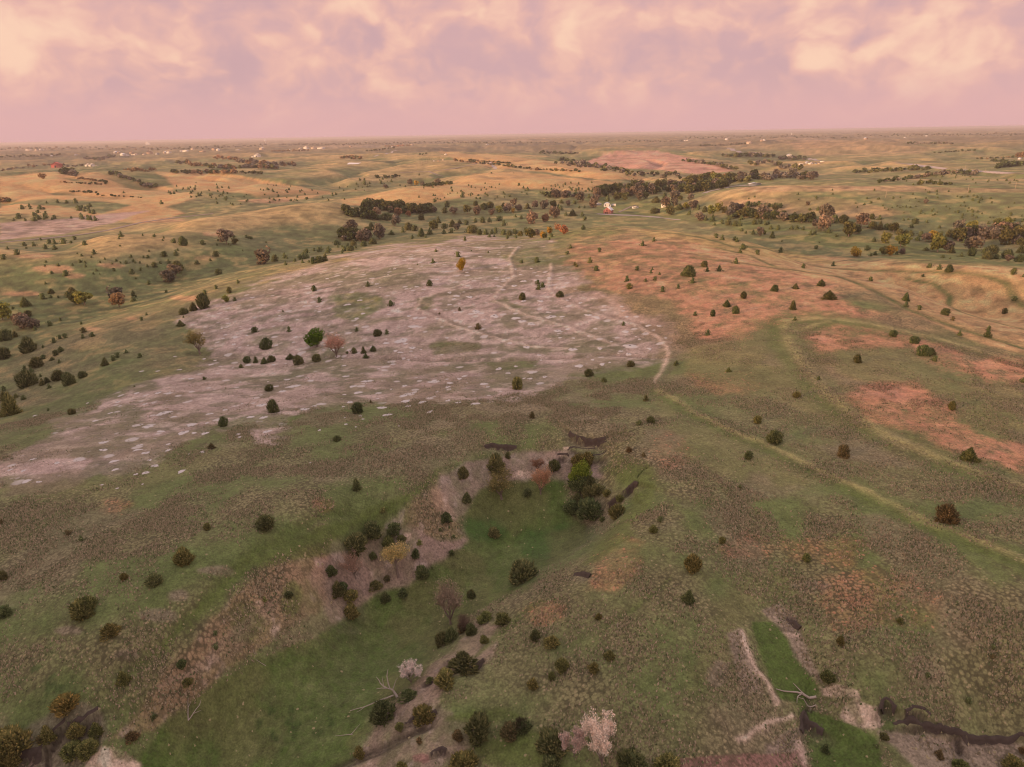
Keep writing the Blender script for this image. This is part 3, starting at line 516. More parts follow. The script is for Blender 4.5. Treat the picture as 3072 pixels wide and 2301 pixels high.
def leaf_mat(name, var=.6, trans=.25, hue=True):
    """colour comes from each object's own colour, varied leaf by leaf"""
    m = bpy.data.materials.new(name); m.use_nodes = True; t = m.node_tree; t.nodes.clear(); N = NT(t)
    oi = N.n('ShaderNodeObjectInfo'); tn = N.n('ShaderNodeAttribute', attribute_name='tone').outputs['Fac']
    k = N.m('MULTIPLY', N.m('ADD', 1-var, N.m('MULTIPLY', tn, 2*var)), N.m('ADD', .85, N.m('MULTIPLY', oi.outputs['Random'], .3)))
    b = N.mix(1.0, oi.outputs['Color'], N.n('ShaderNodeCombineColor', {0: N.m('MULTIPLY', k, N.m('ADD', .9, N.m('MULTIPLY', tn, .25))), 1: k, 2: N.m('MULTIPLY', k, .95)}).outputs[0], 'MULTIPLY')
    d = N.n('ShaderNodeBsdfDiffuse', {'Color': b}); tr = N.n('ShaderNodeBsdfTranslucent', {'Color': b})
    mx_ = N.n('ShaderNodeMixShader', {0: trans, 1: d.outputs[0], 2: tr.outputs[0]})
    N.n('ShaderNodeOutputMaterial', {'Surface': mx_.outputs[0]}); return m
M_CED = leaf_mat('cedar_foliage', .65, .12); M_LEAF = leaf_mat('leaves', .5, .35)
M_BARK = mat('bark', (.24, .19, .16), .95, .35, 6); M_DEAD = mat('weathered_wood', (.42, .36, .31), .9, .3, 5); M_CBARK = mat('cedar_bark', (.09, .055, .04), .95, .3, 6)
# ---------------------------------------------------------------- plant meshes (unit height 1, unit crown width 1)
def frame(d):
    d = d/np.linalg.norm(d, axis=1)[:, None]; up = np.where(np.abs(d[:, 2:3]) > .9, [[1., 0, 0]], [[0, 0, 1.]])
    a = np.cross(d, up); a /= np.linalg.norm(a, axis=1)[:, None]; return d, a, np.cross(d, a)
def spikes(P, D, w, tone, r):
    """one three-sided spray per row: base at P, tip at P+D"""
    n = len(P); d, a, b = frame(D); V = []
    ph = r.random(n)*6.28
    for k in range(3):
        an = ph+k*2.094; V.append(P+D*.35*r.random((n, 1))+(a*np.cos(an)[:, None]+b*np.sin(an)[:, None])*w[:, None])
    V.append(P+D); V = np.stack(V, 1).reshape(-1, 3); i = np.arange(n)*4
    F = np.concatenate([np.stack([i, i+1, i+3], 1), np.stack([i+1, i+2, i+3], 1), np.stack([i+2, i, i+3], 1)])
    return V, F, np.repeat(tone, 4)
def cedar_crown(seed, n, form, wsp=.05, core=.55):
    r = np.random.default_rng(seed)
    t = r.random(n)**(1.15 if form != 'cone' else 1.35); an = r.random(n)*6.283
    if form == 'cone': env = (1-t)**.7*.47+.02
    elif form == 'round': env = np.sqrt(np.clip(1-((t-.36)/.66)**2, 0, 1))*.48
    elif form == 'oval': env = np.sqrt(np.clip(1-((t-.40)/.62)**2, 0, 1))**1.4*.46
    else: env = (1-t**1.7)*.46
    ph = r.random(6)*6.28
    lump = 1+.20*np.sin(2*an+ph[0]+3*t)+.14*np.sin(3*an+ph[1]-5*t)+.12*np.sin(5*an+ph[2]+9*t)+.08*np.sin(9*an+ph[3]+17*t)
    rad = env*lump*(.62+.38*np.sqrt(r.random(n)))
    up = .25+.85*t+.35*r.random(n); L = (.13+.26*r.random(n)**2)*(1-.2*t)
    D = np.stack([np.cos(an)*(1.05-.6*t), np.sin(an)*(1.05-.6*t), up], 1)+(r.random((n, 3))-.5)*.7; D = D/np.linalg.norm(D, axis=1)[:, None]*L[:, None]
    P = np.stack([np.cos(an)*rad, np.sin(an)*rad, t*.90+.02], 1)-D*.45
    P[:, 2] = np.maximum(P[:, 2], .01)
    cl = .5+.5*np.sin(3*an+ph[4]+7*t)*np.sin(11*t+ph[5])
    tone = np.clip(.35*cl+.65*r.random(n), 0, 1)**1.3+.5*(r.random(n) < .14)
    V, F, T = spikes(P, D, wsp*(.6+.8*r.random(n)), tone, r)
    # darker inner core that closes the crown behind the sprays
    m = 14; k = 7; ring = []
    for q in range(k):
        tt = q/(k-1)*.86+.03; e = {'cone': (1-tt)**.85*.48+.02, 'round': math.sqrt(max(0, 1-((tt-.36)/.66)**2))*.48, 'oval': math.sqrt(max(0, 1-((tt-.4)/.62)**2))**1.4*.46}.get(form, (1-tt**1.7)*.46)
        for s in range(m):
            a = s/m*6.283; lm = 1+.20*math.sin(2*a+ph[0]+3*tt)+.14*math.sin(3*a+ph[1]-5*tt); ring.append((math.cos(a)*e*core*lm, math.sin(a)*e*core*lm, tt))
    base = len(V); V = np.concatenate([V, np.array(ring), [[0, 0, .9]]])
    Q = np.array([[base+q*m+s, base+q*m+(s+1) % m, base+(q+1)*m+(s+1) % m, base+(q+1)*m+s] for q in range(k-1) for s in range(m)])
    Tp = np.array([[base+(k-1)*m+s, base+(k-1)*m+(s+1) % m, len(V)-1] for s in range(m)])
    T = np.concatenate([T, np.full(k*m+1, .3)])
    return V, [F, Tp, Q], T
def tube(P0, P1, r0, r1, sides=4):
    P0, P1 = np.asarray(P0, float), np.asarray(P1, float); r0, r1 = np.asarray(r0, float), np.asarray(r1, float)
    d, a, b = frame(P1-P0); V = []
    for P, rr in ((P0, r0), (P1, r1)):
        for k in range(sides):
            an = k/sides*6.283; V.append(P+(a*math.cos(an)+b*math.sin(an))*rr[:, None])
    V = np.stack(V, 1).reshape(-1, 3); n = len(P0); i = np.arange(n)*2*sides
    Q = np.concatenate([np.stack([i+k, i+(k+1) % sides, i+sides+(k+1) % sides, i+sides+k], 1) for k in range(sides)])
    return V, Q
def grow(seed, h=1.0, spread=.5, forks=4, levels=4, trunk=.13, up=.55, rad=.03, bend=.25):
    """branch skeleton: list of (level, p0, p1, r0, r1) and twig ends"""
    r = random.Random(seed); segs = []; ends = []
    def br(p, d, L, rr, lev):
        q = p; n = 2 if lev < 2 else 1
        for s in range(n):
            dd = Vector((d.x+r.uniform(-bend, bend), d.y+r.uniform(-bend, bend), d.z+r.uniform(-bend, bend)*.5)).normalized()
            q2 = q+dd*(L/n); segs.append((lev, q.copy(), q2.copy(), rr*(1-.35*s/n), rr*(1-.35*(s+1)/n))); q = q2; d = dd
        if lev >= levels: ends.append((q.copy(), d.copy())); return
        for k in range(forks if lev else forks+2):
            a = (k+r.random()*.8)/(forks if lev else forks+2)*6.283; out = Vector((math.cos(a), math.sin(a), 0))
            nd = (d*up+out*r.uniform(.45, 1.0)*spread*1.5+Vector((0, 0, .12))).normalized()
            br(q if r.random() < .6 else p.lerp(q, .72), nd, L*r.uniform(.52, .78) if lev else h*r.uniform(.20, .34), rr*.55, lev+1)
    br(Vector((0, 0, 0)), Vector((r.uniform(-.12, .12), r.uniform(-.12, .12), 1)).normalized(), trunk*h, rad, 0)
    return segs, ends
def norm_tree(segs, ends):
    P = np.array([s[2] for s in segs]); w = max(np.abs(P[:, :2]).max()*2, .01); h = P[:, 2].max()
    S = Vector((1/w, 1/w, 1/h))
    f = lambda v: Vector((v.x*S.x, v.y*S.y, v.z*S.z))
    return [(l, f(a), f(b), r0/h, r1/h) for l, a, b, r0, r1 in segs], [(f(a), d) for a, d in ends]
def dec_tree(seed, nleaf, leaf=.035, clus=.06, tw=1.0, **kw):
    segs, ends = norm_tree(*grow(seed, **kw)); r = np.random.default_rng(seed)
    big_ = [s for s in segs if s[0] <= 1]; sm = [s for s in segs if s[0] > 1]
    def tb(ss, sides, k=1.0): return tube([s[1] for s in ss], [s[2] for s in ss], [max(s[3], .0025)*k for s in ss], [max(s[4], .0018)*k for s in ss], sides)
    Vt, Qt = tb(big_, 5); Vs, Qs = tb(sm, 3, tw)
    E = np.array([e[0] for e in ends]); idx = r.integers(0, len(E), nleaf)
    P = E[idx]+r.normal(0, clus, (nleaf, 3))*[1, 1, .8]; P[:, 2] = np.clip(P[:, 2], .05, 1.05)
    d, a, b = frame(r.normal(0, 1, (nleaf, 3))); s = leaf*(.5+r.random(nleaf))[:, None]
    VL = np.stack([P-a*s, P+b*s*.7, P+a*s, P-b*s*.7], 1).reshape(-1, 3); i = np.arange(nleaf)*4; QL = np.stack([i, i+1, i+2, i+3], 1)
    tone = np.repeat(np.clip(.3+.4*(P[:, 2])+r.normal(0, .2, nleaf)*1.0, 0, 1)*0+r.random(nleaf), 4)
    V = np.concatenate([Vs, VL]); F = [Qs, QL+len(Vs)]; mi = np.concatenate([np.zeros(len(Qs)), np.ones(len(QL))]); T = np.concatenate([np.full(len(Vs), .35), tone])
    return (Vt, Qt), (V, F, mi, T)
def far_crown(seed, n, form='round', leaf=.07):
    n = int(n*1.5)
    r = np.random.default_rng(seed); k = 9
    C = r.normal(0, 1, (k, 3)); C /= np.linalg.norm(C, axis=1)[:, None]; C *= r.random((k, 1))**.5*.30; C[:, 2] = C[:, 2]*.95+.50; R = .17+.12*r.random(k)
    j = r.integers(0, k, n); D = r.normal(0, 1, (n, 3)); D /= np.linalg.norm(D, axis=1)[:, None]
    P = C[j]+D*(R[j]*(.75+.3*r.random(n)))[:, None]; P[:, :2] *= 1.0; P[:, 2] = np.clip(P[:, 2], .05, 1.02)
    d, a, b = frame(D+r.normal(0, .7, (n, 3))); s = leaf*(.5+r.random(n))[:, None]
    V = np.stack([P-a*s, P+b*s*.8, P+a*s*.9, P-b*s], 1).reshape(-1, 3); i = np.arange(n)*4
    return V, np.stack([i, i+1, i+2, i+3], 1), np.repeat(np.clip(.75*r.random(n)+.25*(r.random(k)[j]), 0, 1), 4)
FORMS = ['round', 'cone', 'oval', 'dome', 'round', 'oval']
CED_HI = [mesh_np('cedar_crown', *(lambda a: (a[0], a[1]))(x), mats=(M_CED,), tone=x[2]) for x in [cedar_crown(100+k, 760, FORMS[k], .036, .36) for k in range(6)]]
CED_LO_RAW = [cedar_crown(140+k, 190, FORMS[k], .055) for k in range(6)]
CED_LO = [mesh_np('cedar_crown', x[0], x[1], mats=(M_CED,), tone=x[2]) for x in CED_LO_RAW]
_v, _q = tube([[0, 0, -.08], [0, 0, .3]], [[0, 0, .3], [0.01, 0, .8]], [.045, .03], [.03, .008], 5); CED_TRUNK = mesh_np('cedar_trunk', _v, [_q], (M_CBARK,))
DEC = {}
def dec(kind, seed, nleaf, **kw):
    (Vt, Qt), (V, F, mi, T) = dec_tree(seed, nleaf, **kw)
    DEC[kind] = (mesh_np('trunk', Vt, [Qt], (M_BARK,), smooth=True), mesh_np('crown', V, F, (M_LEAF, M_LEAF), mi, T))
for k in range(3): dec(f'bare{k}', 300+k, 1500, leaf=.010, clus=.035, forks=4, levels=4, spread=.55, rad=.028, tw=1.2)
for k in range(2): dec(f'bud{k}', 310+k, 2300, leaf=.017, clus=.045, forks=4, levels=4, spread=.6, rad=.03)
for k in range(2): dec(f'leafy{k}', 320+k, 3600, leaf=.030, clus=.060, forks=4, levels=4, spread=.6, rad=.035)
dec('roundbare', 351, 2400, leaf=.011, clus=.05, forks=5, levels=4, spread=.62, rad=.03, trunk=.10, up=.75)
dec('blossom', 331, 7500, leaf=.014, clus=.026, forks=5, levels=4, spread=.42, up=1.0, trunk=.08, rad=.02)
dec('flat', 341, 2600, leaf=.018, clus=.045, forks=4, levels=4, spread=.95, up=.35, trunk=.5, rad=.03)
FAR_RAW = [far_crown(400+k, 330) for k in range(6)]
_v, _q = tube([[0, 0, -.06], [0, 0, .3]], [[0, 0, .3], [0.02, 0, .7]], [.035, .025], [.025, .01], 4)
FAR_TRUNK = mesh_np('trunk', _v, [_q], (M_BARK,)); FAR_CROWN = [mesh_np('crown', x[0], [x[1]], (M_LEAF,), tone=x[2]) for x in FAR_RAW]
FAR_ONE = []
for x in FAR_RAW:
    FAR_ONE.append(mesh_np('tree', np.concatenate([x[0], _v]), [np.concatenate([x[1], _q+len(x[0])])], (M_LEAF, M_BARK), np.concatenate([np.zeros(len(x[1])), np.ones(len(_q))]), np.concatenate([x[2], np.zeros(len(_v))])))
def metres(px, py, wpx):
    x, y, z = hit(px, py); d = x*F_[0]+y*F_[1]+(z-CAMH)*F_[2]
    return (x, y, z), wpx*d/FPX
# ---------------------------------------------------------------- words for where a thing stands
LAND = [((1660,1540),'orange twiggy tree in the pit'),((1505,1475),'olive budding tree in the pit'),((1195,1700),'yellow-topped tree below the pit rim'),((1065,1700),'leaning brown tree on the eroded slope'),
 ((1350,1850),'large bare bush on the pit floor'),((2380,2085),'fallen white log'),((1165,2070),'leaning dead tree'),((1230,2040),'small white blossom bush'),((1790,2250),'big pale blossom bush'),((590,2150),'forked dead branch'),
 ((948,1030),'bright green round tree'),((1008,1050),'pinkish bare tree'),((595,1050),'olive tree with pale trunk'),((1388,810),'yellow tree on the bare ground'),((1760,1320),'dark cut scarp above the pit'),((1735,1420),'lime green tree in the pit'),
 ((1970,1150),'end of the pale cow path'),((2350,965),'sharp bend of the grassy bank'),((780,1810),'pale bare soil patch'),((1700,720),'head of the red grass'),((1680,690),'orange pair of trees'),((2570,760),'golden tree at the valley edge'),((2680,760),'yellow-green tree by the golden one')]
def zone(px, py):
    Z = [((1380,1380,1960,1800),'in the head of the green pit'),((900,1500,1400,1960),'on the eroded slope beside the pit'),((1240,1780,1560,2140),'along the gully edge below the pit'),((980,1960,1760,2400),'by the gully at the bottom of the view'),
         ((2250,1800,2700,2400),'beside the right-hand green gully'),((2700,2050,3200,2400),'at the bottom right corner'),((-50,2020,520,2400),'at the bottom left corner'),((-50,1440,1000,2020),'on the tufted slope left of the pit'),((520,1900,1000,2400),'on the green floor lower left'),
         ((1500,1700,2300,2400),'on the tufted slope right of the pit'),((1900,1160,3200,2050),'on the wide slope right of the pit'),((1650,690,2700,960),'in the red grass'),((2300,960,3200,1300),'in the reddish grass at right'),((2050,760,3200,960),'on the lit slope at right'),
         ((1800,660,2700,780),'on the crest above the farm valley'),((400,720,2020,1460),'on the grazed bare ground'),((-50,1380,1000,1500),'at the near edge of the bare ground'),((-50,980,460,1400),'in the ravine at far left'),((-50,700,1000,1100),'on the rolling slope at left'),((1900,700,3200,2050),'on the wide slope at right')]
    for (a, b, c_, d), s in Z:
        if a <= px <= c_ and b <= py <= d: return s
    if py > 690: return 'on the green slope in the middle'
    if px < 1000: return 'on the far hills at left'
    if px > 2050: return 'on the far side of the wooded valley at right'
    return 'on the ridge beyond the wooded valley'
def near(px, py, lim=150):
    best = None
    for (x, y), s in LAND:
        dx, dy = px-x, (py-y)*1.3; q = math.hypot(dx, dy)
        if 12 < q < lim and (best is None or q < best[0]): best = (q, dx, dy, s)
    if not best: return None
    q, dx, dy, s = best
    if abs(dx) > abs(dy): return ('left of' if dx < 0 else 'right of')+' the '+s
    return ('behind' if dy < 0 else 'in front of')+' the '+s
ORD = ['', 'second ', 'third ', 'fourth ', 'fifth ', 'sixth ', 'seventh ', 'eighth ', 'ninth ', 'tenth ']+[w+' ' for w in ('eleventh','twelfth','thirteenth','fourteenth','fifteenth','sixteenth','seventeenth','eighteenth','nineteenth','twentieth','twenty-first','twenty-second','twenty-third','twenty-fourth','twenty-fifth','twenty-sixth','twenty-seventh','twenty-eighth','twenty-ninth','thirtieth')]+['%dth ' % q for q in range(31, 160)]
SHORT = [('by the gully at the bottom of the view', 'by the bottom gully'), ('on the tufted slope left of the pit', 'left of the pit'), ('on the tufted slope right of the pit', 'right of the pit'), ('on the far side of the wooded valley at right', 'across the right-hand valley'), ('in front of', 'before'), ('on the ridge beyond the wooded valley', 'on the ridge beyond the valley'), ('on the grazed bare ground', 'on the bare ground'), ('on the eroded slope beside the pit', 'on the eroded slope'), ('along the gully edge below the pit', 'along the gully edge'), ('orange twiggy tree in the pit', 'orange pit tree'), ('olive budding tree in the pit', 'olive budding tree'), ('yellow-topped tree below the pit rim', 'yellow-topped tree'), ('leaning brown tree on the eroded slope', 'leaning brown tree'), ('large bare bush on the pit floor', 'large bare bush'), ('yellow-green tree by the golden one', 'yellow-green valley tree'), ('sharp bend of the grassy bank', 'bend of the grassy bank'), ('yellow tree on the bare ground', 'golden tree')]
def finish_labels(items):
    for it in items:
        for a, b in SHORT+[('on the green slope in the middle', 'on the middle green slope'), ('in the dense creek wood right of the farm', 'in the dense wood right of the farm')]:
            if len(it[1].split()) > 11: it[1] = it[1].replace(a, b)
    """items: [object, words, px]; equal wordings are told apart by their order from the left"""
    by = {}
    for it in items: by.setdefault(it[1], []).append(it)
    for w, L in by.items():
        if len(L) == 1: L[0][0]['label'] = w; continue
        L.sort(key=lambda i: i[2]); n = len(L)
        for k, it in enumerate(L):
            s = 'leftmost' if k == 0 else 'rightmost' if k == n-1 else (ORD[k]+'from the left' if k <= n//2 else ORD[n-1-k]+'from the right')
            it[0]['label'] = w+', '+s
# ---------------------------------------------------------------- cedars: photo x, foot y, width, [tone]
def zc(ox, oy, s, L): return [(ox+a[0]/s, oy+a[1]/s, a[2]/s)+tuple(a[3:]) for a in L]
S2 = 2.1602
CED = []
CED += zc(0, 700, S2, [(27,168,38),(50,104,25),(112,138,40),(158,82,30),(170,100,16),(222,84,34),(265,46,22),(297,102,38),(322,66,32),(356,70,40),(415,68,42),(356,106,34),(484,42,28),(552,78,36),(611,134,36),(430,274,40),(296,328,20),(334,388,54),(278,424,42),(332,418,24),(378,416,16),(443,414,46),(468,384,52),(168,472,68),(182,538,54),(83,490,20),(10,470,30),(650,190,16),(680,170,16),(754,182,20),(728,200,16),(739,244,24),(626,244,22),(606,265,18),(850,156,22),(930,158,18),(961,160,24),(818,196,26),(786,22,40),(521,190,24),(552,194,18),(1004,218,46),(1066,148,44),(1096,196,34),(1142,142,40),(1150,236,74),(856,262,40),(912,240,22),(966,330,30),(880,296,16),(1276,198,48),(1400,148,48),(1363,178,18),(1313,72,34),(1190,78,60),(1130,62,34),(1420,264,50),(1488,386,46),(1544,324,28),(1330,394,32),(1402,360,32),(1078,384,22),(950,530,20),(919,564,26),(542,642,48),(528,590,22),(538,680,34),(600,670,36),(423,678,36),(388,684,32),(352,708,38),(192,768,100),(30,806,90),(280,740,22),(1192,524,60),(1256,500,60),(1320,484,90),(1172,600,60),(1190,546,16),(394,766,52),(362,790,48),(340,822,44),(282,814,44),(385,840,30),(244,864,90),(820,776,30),(682,856,58),(736,824,40),(764,804,40),(910,804,32),(386,948,86),(306,968,60),(180,990,110),(204,900,36),(160,884,34),(276,984,50),(449,980,84),(536,934,54),(264,930,26),(320,1004,38),(28,1020,40),(154,1078,36),(106,1066,50),(30,1080,60),(70,1172,130,1),(468,1172,56),(314,1148,18),(1522,438,30),(2036,374,44),(2072,446,40),(1834,508,14),(1652,640,50),(1875,636,40),(1726,748,78),(1602,836,58),(1658,838,46),(1562,870,44),(1714,842,62),(1760,832,54),(1884,814,64),(1936,848,70),(2052,828,70),(1324,948,24),(1748,1018,62),(871,994,14),(1772,1160,82),(1450,1248,70),(1783,182,50),(1846,160,40),(1912,184,30),(1948,170,36),(2110,180,50),(2072,188,60),(2030,196,46),(1852,206,30),(870,414,44),(868,440,34),(324,600,40),(392,568,28),(228,628,30),(100,672,50),(40,692,90),(690,476,0.1)])
CED += zc(1024, 700, S2, [(146,776,46),(208,762,56),(82,776,50),(40,780,20),(800,48,32),(614,120,24),(755,152,38),(594,194,36),(494,206,12),(952,126,16),(1170,194,28),(1266,188,40),(843,116,10),(1486,98,30),(1466,136,26),(1512,208,28,2),(1526,218,26,2),(1672,118,30),(1952,82,38),(2026,52,30),(1612,190,42,1),(1652,242,38),(1917,240,32),(2006,258,28),(2016,236,20),(2062,268,20),(1852,310,42),(1866,358,48,1),(1972,312,26),(2034,304,28),(2082,376,38),(2184,356,32),(2206,272,26),(572,340,46),(172,344,38),(320,470,42),(100,634,32),(236,664,56),(296,652,36),(160,806,50),(886,620,44,3),(766,500,26,3),(637,524,14,3),(1274,330,34),(1280,364,36),(1304,350,36),(1172,430,58),(1416,412,56),(1828,596,30),(1605,924,70),(1702,962,46),(1138,1008,80,1),(1876,862,52),(2170,854,50),(1974,1086,48),(1932,1242,40),(2006,1226,60),(1238,1196,50,3),(106,1162,80),(190,1098,24,3),(460,30,24),(546,22,20),(962,20,22),(1130,22,22)])
CED += zc(2048, 700, S2, [(140,216,56),(158,248,34),(235,244,44),(346,196,44),(38,276,84),(64,322,42),(730,358,56),(596,374,58),(896,340,64),(948,426,84),(395,420,54),(714,492,56),(286,472,66),(342,520,56),(194,536,50),(81,532,30),(162,660,44),(727,564,30),(780,226,36),(1216,308,32),(1558,282,22),(1600,222,32),(1662,234,40),(1724,250,56),(2142,266,46),(2206,282,20),(1444,436,58),(1446,476,38),(1532,494,34),(1700,528,60),(1750,564,30,3),(2084,518,46),(2150,436,34),(1974,674,50),(1980,632,40),(1794,662,38),(1362,666,60),(1500,710,66),(1560,790,84),(1604,788,70),(1632,828,44),(1132,836,60),(298,896,50,1),(880,948,30),(740,1062,52,1),(484,1226,62,1),(1742,1140,60,1),(2206,966,36),(390,104,42),(372,126,34),(484,136,34),(634,124,42),(976,212,34),(216,28,32),(256,42,38),(336,46,30),(352,56,34),(864,102,26),(1196,110,36),(1240,54,28)])
CED += zc(0, 1200, S2, [(1726,826,118),(1194,1052,128,1),(1344,836,58,1),(530,910,44),(442,874,42,3),(808,1162,56,1),(1004,1194,100),(10,800,40,3),(20,1160,74),(1370,312,62,3),(2186,264,58),(1874,1274,56),(2186,1262,100),(2148,1132,76),(1718,1302,40,1)])
CED += zc(1024, 1200, S2, [(100,576,72),(790,502,80),(1002,466,120),(1078,374,48),(812,658,72),(676,776,90),(700,790,44),(990,882,76),(1380,452,76),(1540,430,110,1),(1596,420,90,1),(1610,560,110),(1548,570,140),(1205,622,62),(1490,722,104),(1530,650,80),(1600,630,90),(1660,606,90),(1722,618,62,1),(1612,756,160),(1785,754,112,1),(1808,654,60,1),(1690,786,50),(200,884,132),(342,862,92),(308,952,92,1),(390,916,64),(98,974,150),(506,936,44,1),(206,1028,60),(480,1012,70),(715,1002,48),(590,1092,24),(526,1150,88),(222,1216,86),(296,1172,52,3),(398,1264,82),(286,1300,74),(10,1240,76),(1172,1168,176),(842,1278,62),(1318,1222,26),(1864,334,46,3),(1958,364,30,3),(2022,854,66,1),(2066,786,42),(728,892,24),(640,848,24),(700,830,20),(1106,800,.1),(272,726,40,1)])
CED += zc(2048, 1200, S2, [(596,274,100),(1040,362,90,3),(1856,386,124,1),(1710,784,144,3),(426,378,66),(68,1102,118,1),(258,926,52,1),(800,1042,64,1),(36,1302,86),(372,572,28)])
CED += zc(0, 1700, S2, [(532,316,150,1),(580,280,110,1),(32,318,94),(716,438,124,1),(806,744,88,1),(436,920,152,2),(1182,650,72),(1216,760,76,1),(998,982,46),(856,1114,92,3),(110,1180,200,1),(40,1290,170,1),(10,1120,100,1),(500,1090,110,1),(630,1080,96,1),(470,1226,120,1),(574,1210,130,1),(310,1122,110,1),(264,1134,60,3),(1400,532,40),(1398,440,34),(90,1280,120,1)])
CED += zc(1024, 1700, S2, [(66,214,100,1),(62,322,104,1),(842,192,58),(934,352,122,1),(1050,364,98,1),(928,490,66,1),(800,412,90,3),(842,438,80),(648,502,96),(710,480,100),(800,652,200),(722,642,70),(796,670,56),(1254,468,78),(1368,506,112,1),(1668,332,60,1),(1742,588,86,1),(1636,668,90,1),(1432,666,96,1),(1362,726,62,1),(1242,786,78,1),(438,700,76),(672,762,142,1),(574,742,62),(438,854,122),(270,992,156),(540,998,140,1),(378,1048,66,1),(504,1136,50,3),(118,1232,78,1),(886,1104,182),(756,1112,74,3),(1094,1094,124,3),(1180,1060,90),(1360,1194,190),(390,1300,76,1),(790,1310,180,1),(1880,1310,190),(2110,1310,180,1),(1360,1310,130)])
CED += zc(2048, 1700, S2, [(1020,498,68,1),(940,738,86,1),(1408,360,52,1),(2012,532,36),(2012,590,32,3),(1306,1114,62),(924,1196,66),(1258,1168,32),(1660,1232,66,3),(1800,1314,130,1),(2150,1314,124,1),(2196,1200,52,3),(1848,878,44),(1586,712,40)])
S4 = 4.3203
CED += zc(1024, 560, S4, [(580,430,150),(1370,262,90),(1340,342,90),(1740,242,90),(1850,292,120),(1930,272,120),(2100,262,90),(1570,140,70),(1210,200,50),(390,560,120),(650,622,100),(800,592,80),(870,562,120),(950,572,100),(1040,430,110),(1040,642,130),(1150,622,100),(1260,472,90),(1340,542,100),(1440,522,110),(1530,482,90),(1620,492,70),(1330,612,70),(1430,602,70),(1700,602,160),(1640,592,80),(1790,622,90),(1870,622,80),(1950,612,70),(2000,602,80),(2100,622,80),(2180,632,100),(1740,462,60),(1830,466,90),(1920,460,70),(2050,442,100),(2110,502,80),(160,760,100),(295,772,100),(410,742,110),(130,832,90),(190,800,40),(85,762,40),(45,800,40),(915,676,35),(1092,666,40),(1920,656,50),(1980,652,36),(2150,676,50)])
CED += zc(1536, 540, S4, [(40,702,80),(180,682,80),(510,742,60),(490,642,50),(485,776,40),(52,756,40),(925,642,70),(120,502,50),(225,466,44),(45,482,44),(630,392,70),(700,462,60),(785,466,120),(910,472,70),(940,522,60),(200,372,90),(640,302,90),(600,362,60),(480,222,60),(810,312,60),(1000,232,60),(1240,272,80),(1200,162,90),(1330,192,90),(1700,102,70),(1870,292,130),(1980,232,90),(1900,152,90),(2170,382,130),(1840,432,110),(870,366,40),(940,362,36)])
CED += zc(2048, 580, S4, [(200,212,80),(290,242,90),(1960,382,120),(2080,382,130),(190,302,60),(300,352,70),(390,362,90),(415,416,50),(510,392,60),(590,412,90),(680,422,90),(740,422,80),(600,342,60),(760,342,70),(930,402,90),(1000,392,70),(1070,412,60),(1115,402,40),(1140,466,60),(1235,472,70),(1410,466,60),(1480,466,60),(1560,472,50),(1660,542,70),(1710,536,70),(1890,512,70),(760,492,50),(815,522,40),(910,532,70),(1160,576,90),(1990,562,50),(85,276,60),(1730,716,50),(1650,222,40),(1750,222,55),(1880,186,40),(1285,626,26),(1770,646,24)]+[(830+k*30+rng.uniform(-8,8),160+k*1.2+rng.uniform(-12,14),rng.uniform(46,70)) for k in range(16)])
CED += zc(2560, 580, S4, [(180,736,70),(250,452,130),(240,332,90),(340,472,110),(430,472,90),(340,342,70),(650,352,40),(710,346,36),(800,392,100),(950,382,40),(750,446,60),(1115,452,46),(600,532,110),(680,532,110),(740,552,90),(270,612,50),(225,816,50),(280,802,60),(560,792,60),(640,782,90),(830,612,100),(870,562,80),(1270,772,100),(940,742,90),(1140,542,60),(1250,562,120),(1430,642,60),(1530,812,120),(1400,822,70),(1160,842,55),(1250,852,26),(1700,772,80),(1790,782,150),(1730,852,140),(1850,852,90),(1990,842,150),(2170,772,120),(2140,892,110),(2190,862,80),(2120,482,120),(380,166,28),(405,196,24),(500,190,22),(565,170,24),(600,186,22),(640,180,20),(680,182,34),(735,190,30),(810,176,22),(878,236,36),(862,262,30),(1015,236,36),(925,270,24),(1055,282,30),(1025,290,26),(655,256,20),(742,246,20),(1243,206,26),(1390,168,28),(1434,128,30),(1555,96,40),(1556,40,30),(1670,86,26),(1355,252,40),(1315,246,22),(1478,236,24),(1548,246,40),(1535,220,30),(1610,246,28),(1665,270,28),(1545,298,38),(1420,286,30),(1408,318,30),(1595,320,34),(1770,316,22),(1807,322,20),(1935,370,50),(1895,370,30),(1750,396,42),(1518,400,30),(2038,286,46),(2085,356,40),(2190,370,50),(2180,300,30),(330,80,30),(940,70,26)])
CED += zc(512, 400, S4, [(78,692,30),(165,722,26),(230,726,40),(255,706,24),(320,690,22),(330,646,20),(75,756,30),(45,776,24),(265,832,30),(537,800,28),(597,670,24),(810,826,24),(985,800,20),(952,826,24),(705,856,36),(1370,682,22),(1335,680,18),(1260,666,18),(1555,690,20),(1490,748,20),(1970,840,34),(2100,812,50),(2140,800,36),(2190,712,30),(590,856,30)])
CED += zc(1024, 400, S4, [(240,612,36),(300,612,36),(305,666,60),(370,656,34),(515,652,50),(650,632,44),(1010,545,30)])+zc(0, 420, S4, [(2095,832,60),(605,822,36),(1605,690,36)])
CED = [a for a in CED if a[2] > 2]
def in_poly(x, y, P):
    s = False; n = len(P)
    for i in range(n):
        a, b = P[i], P[(i+1) % n]
        if (a[1] > y) != (b[1] > y) and x < (b[0]-a[0])*(y-a[1])/(b[1]-a[1])+a[0]: s = not s
    return s
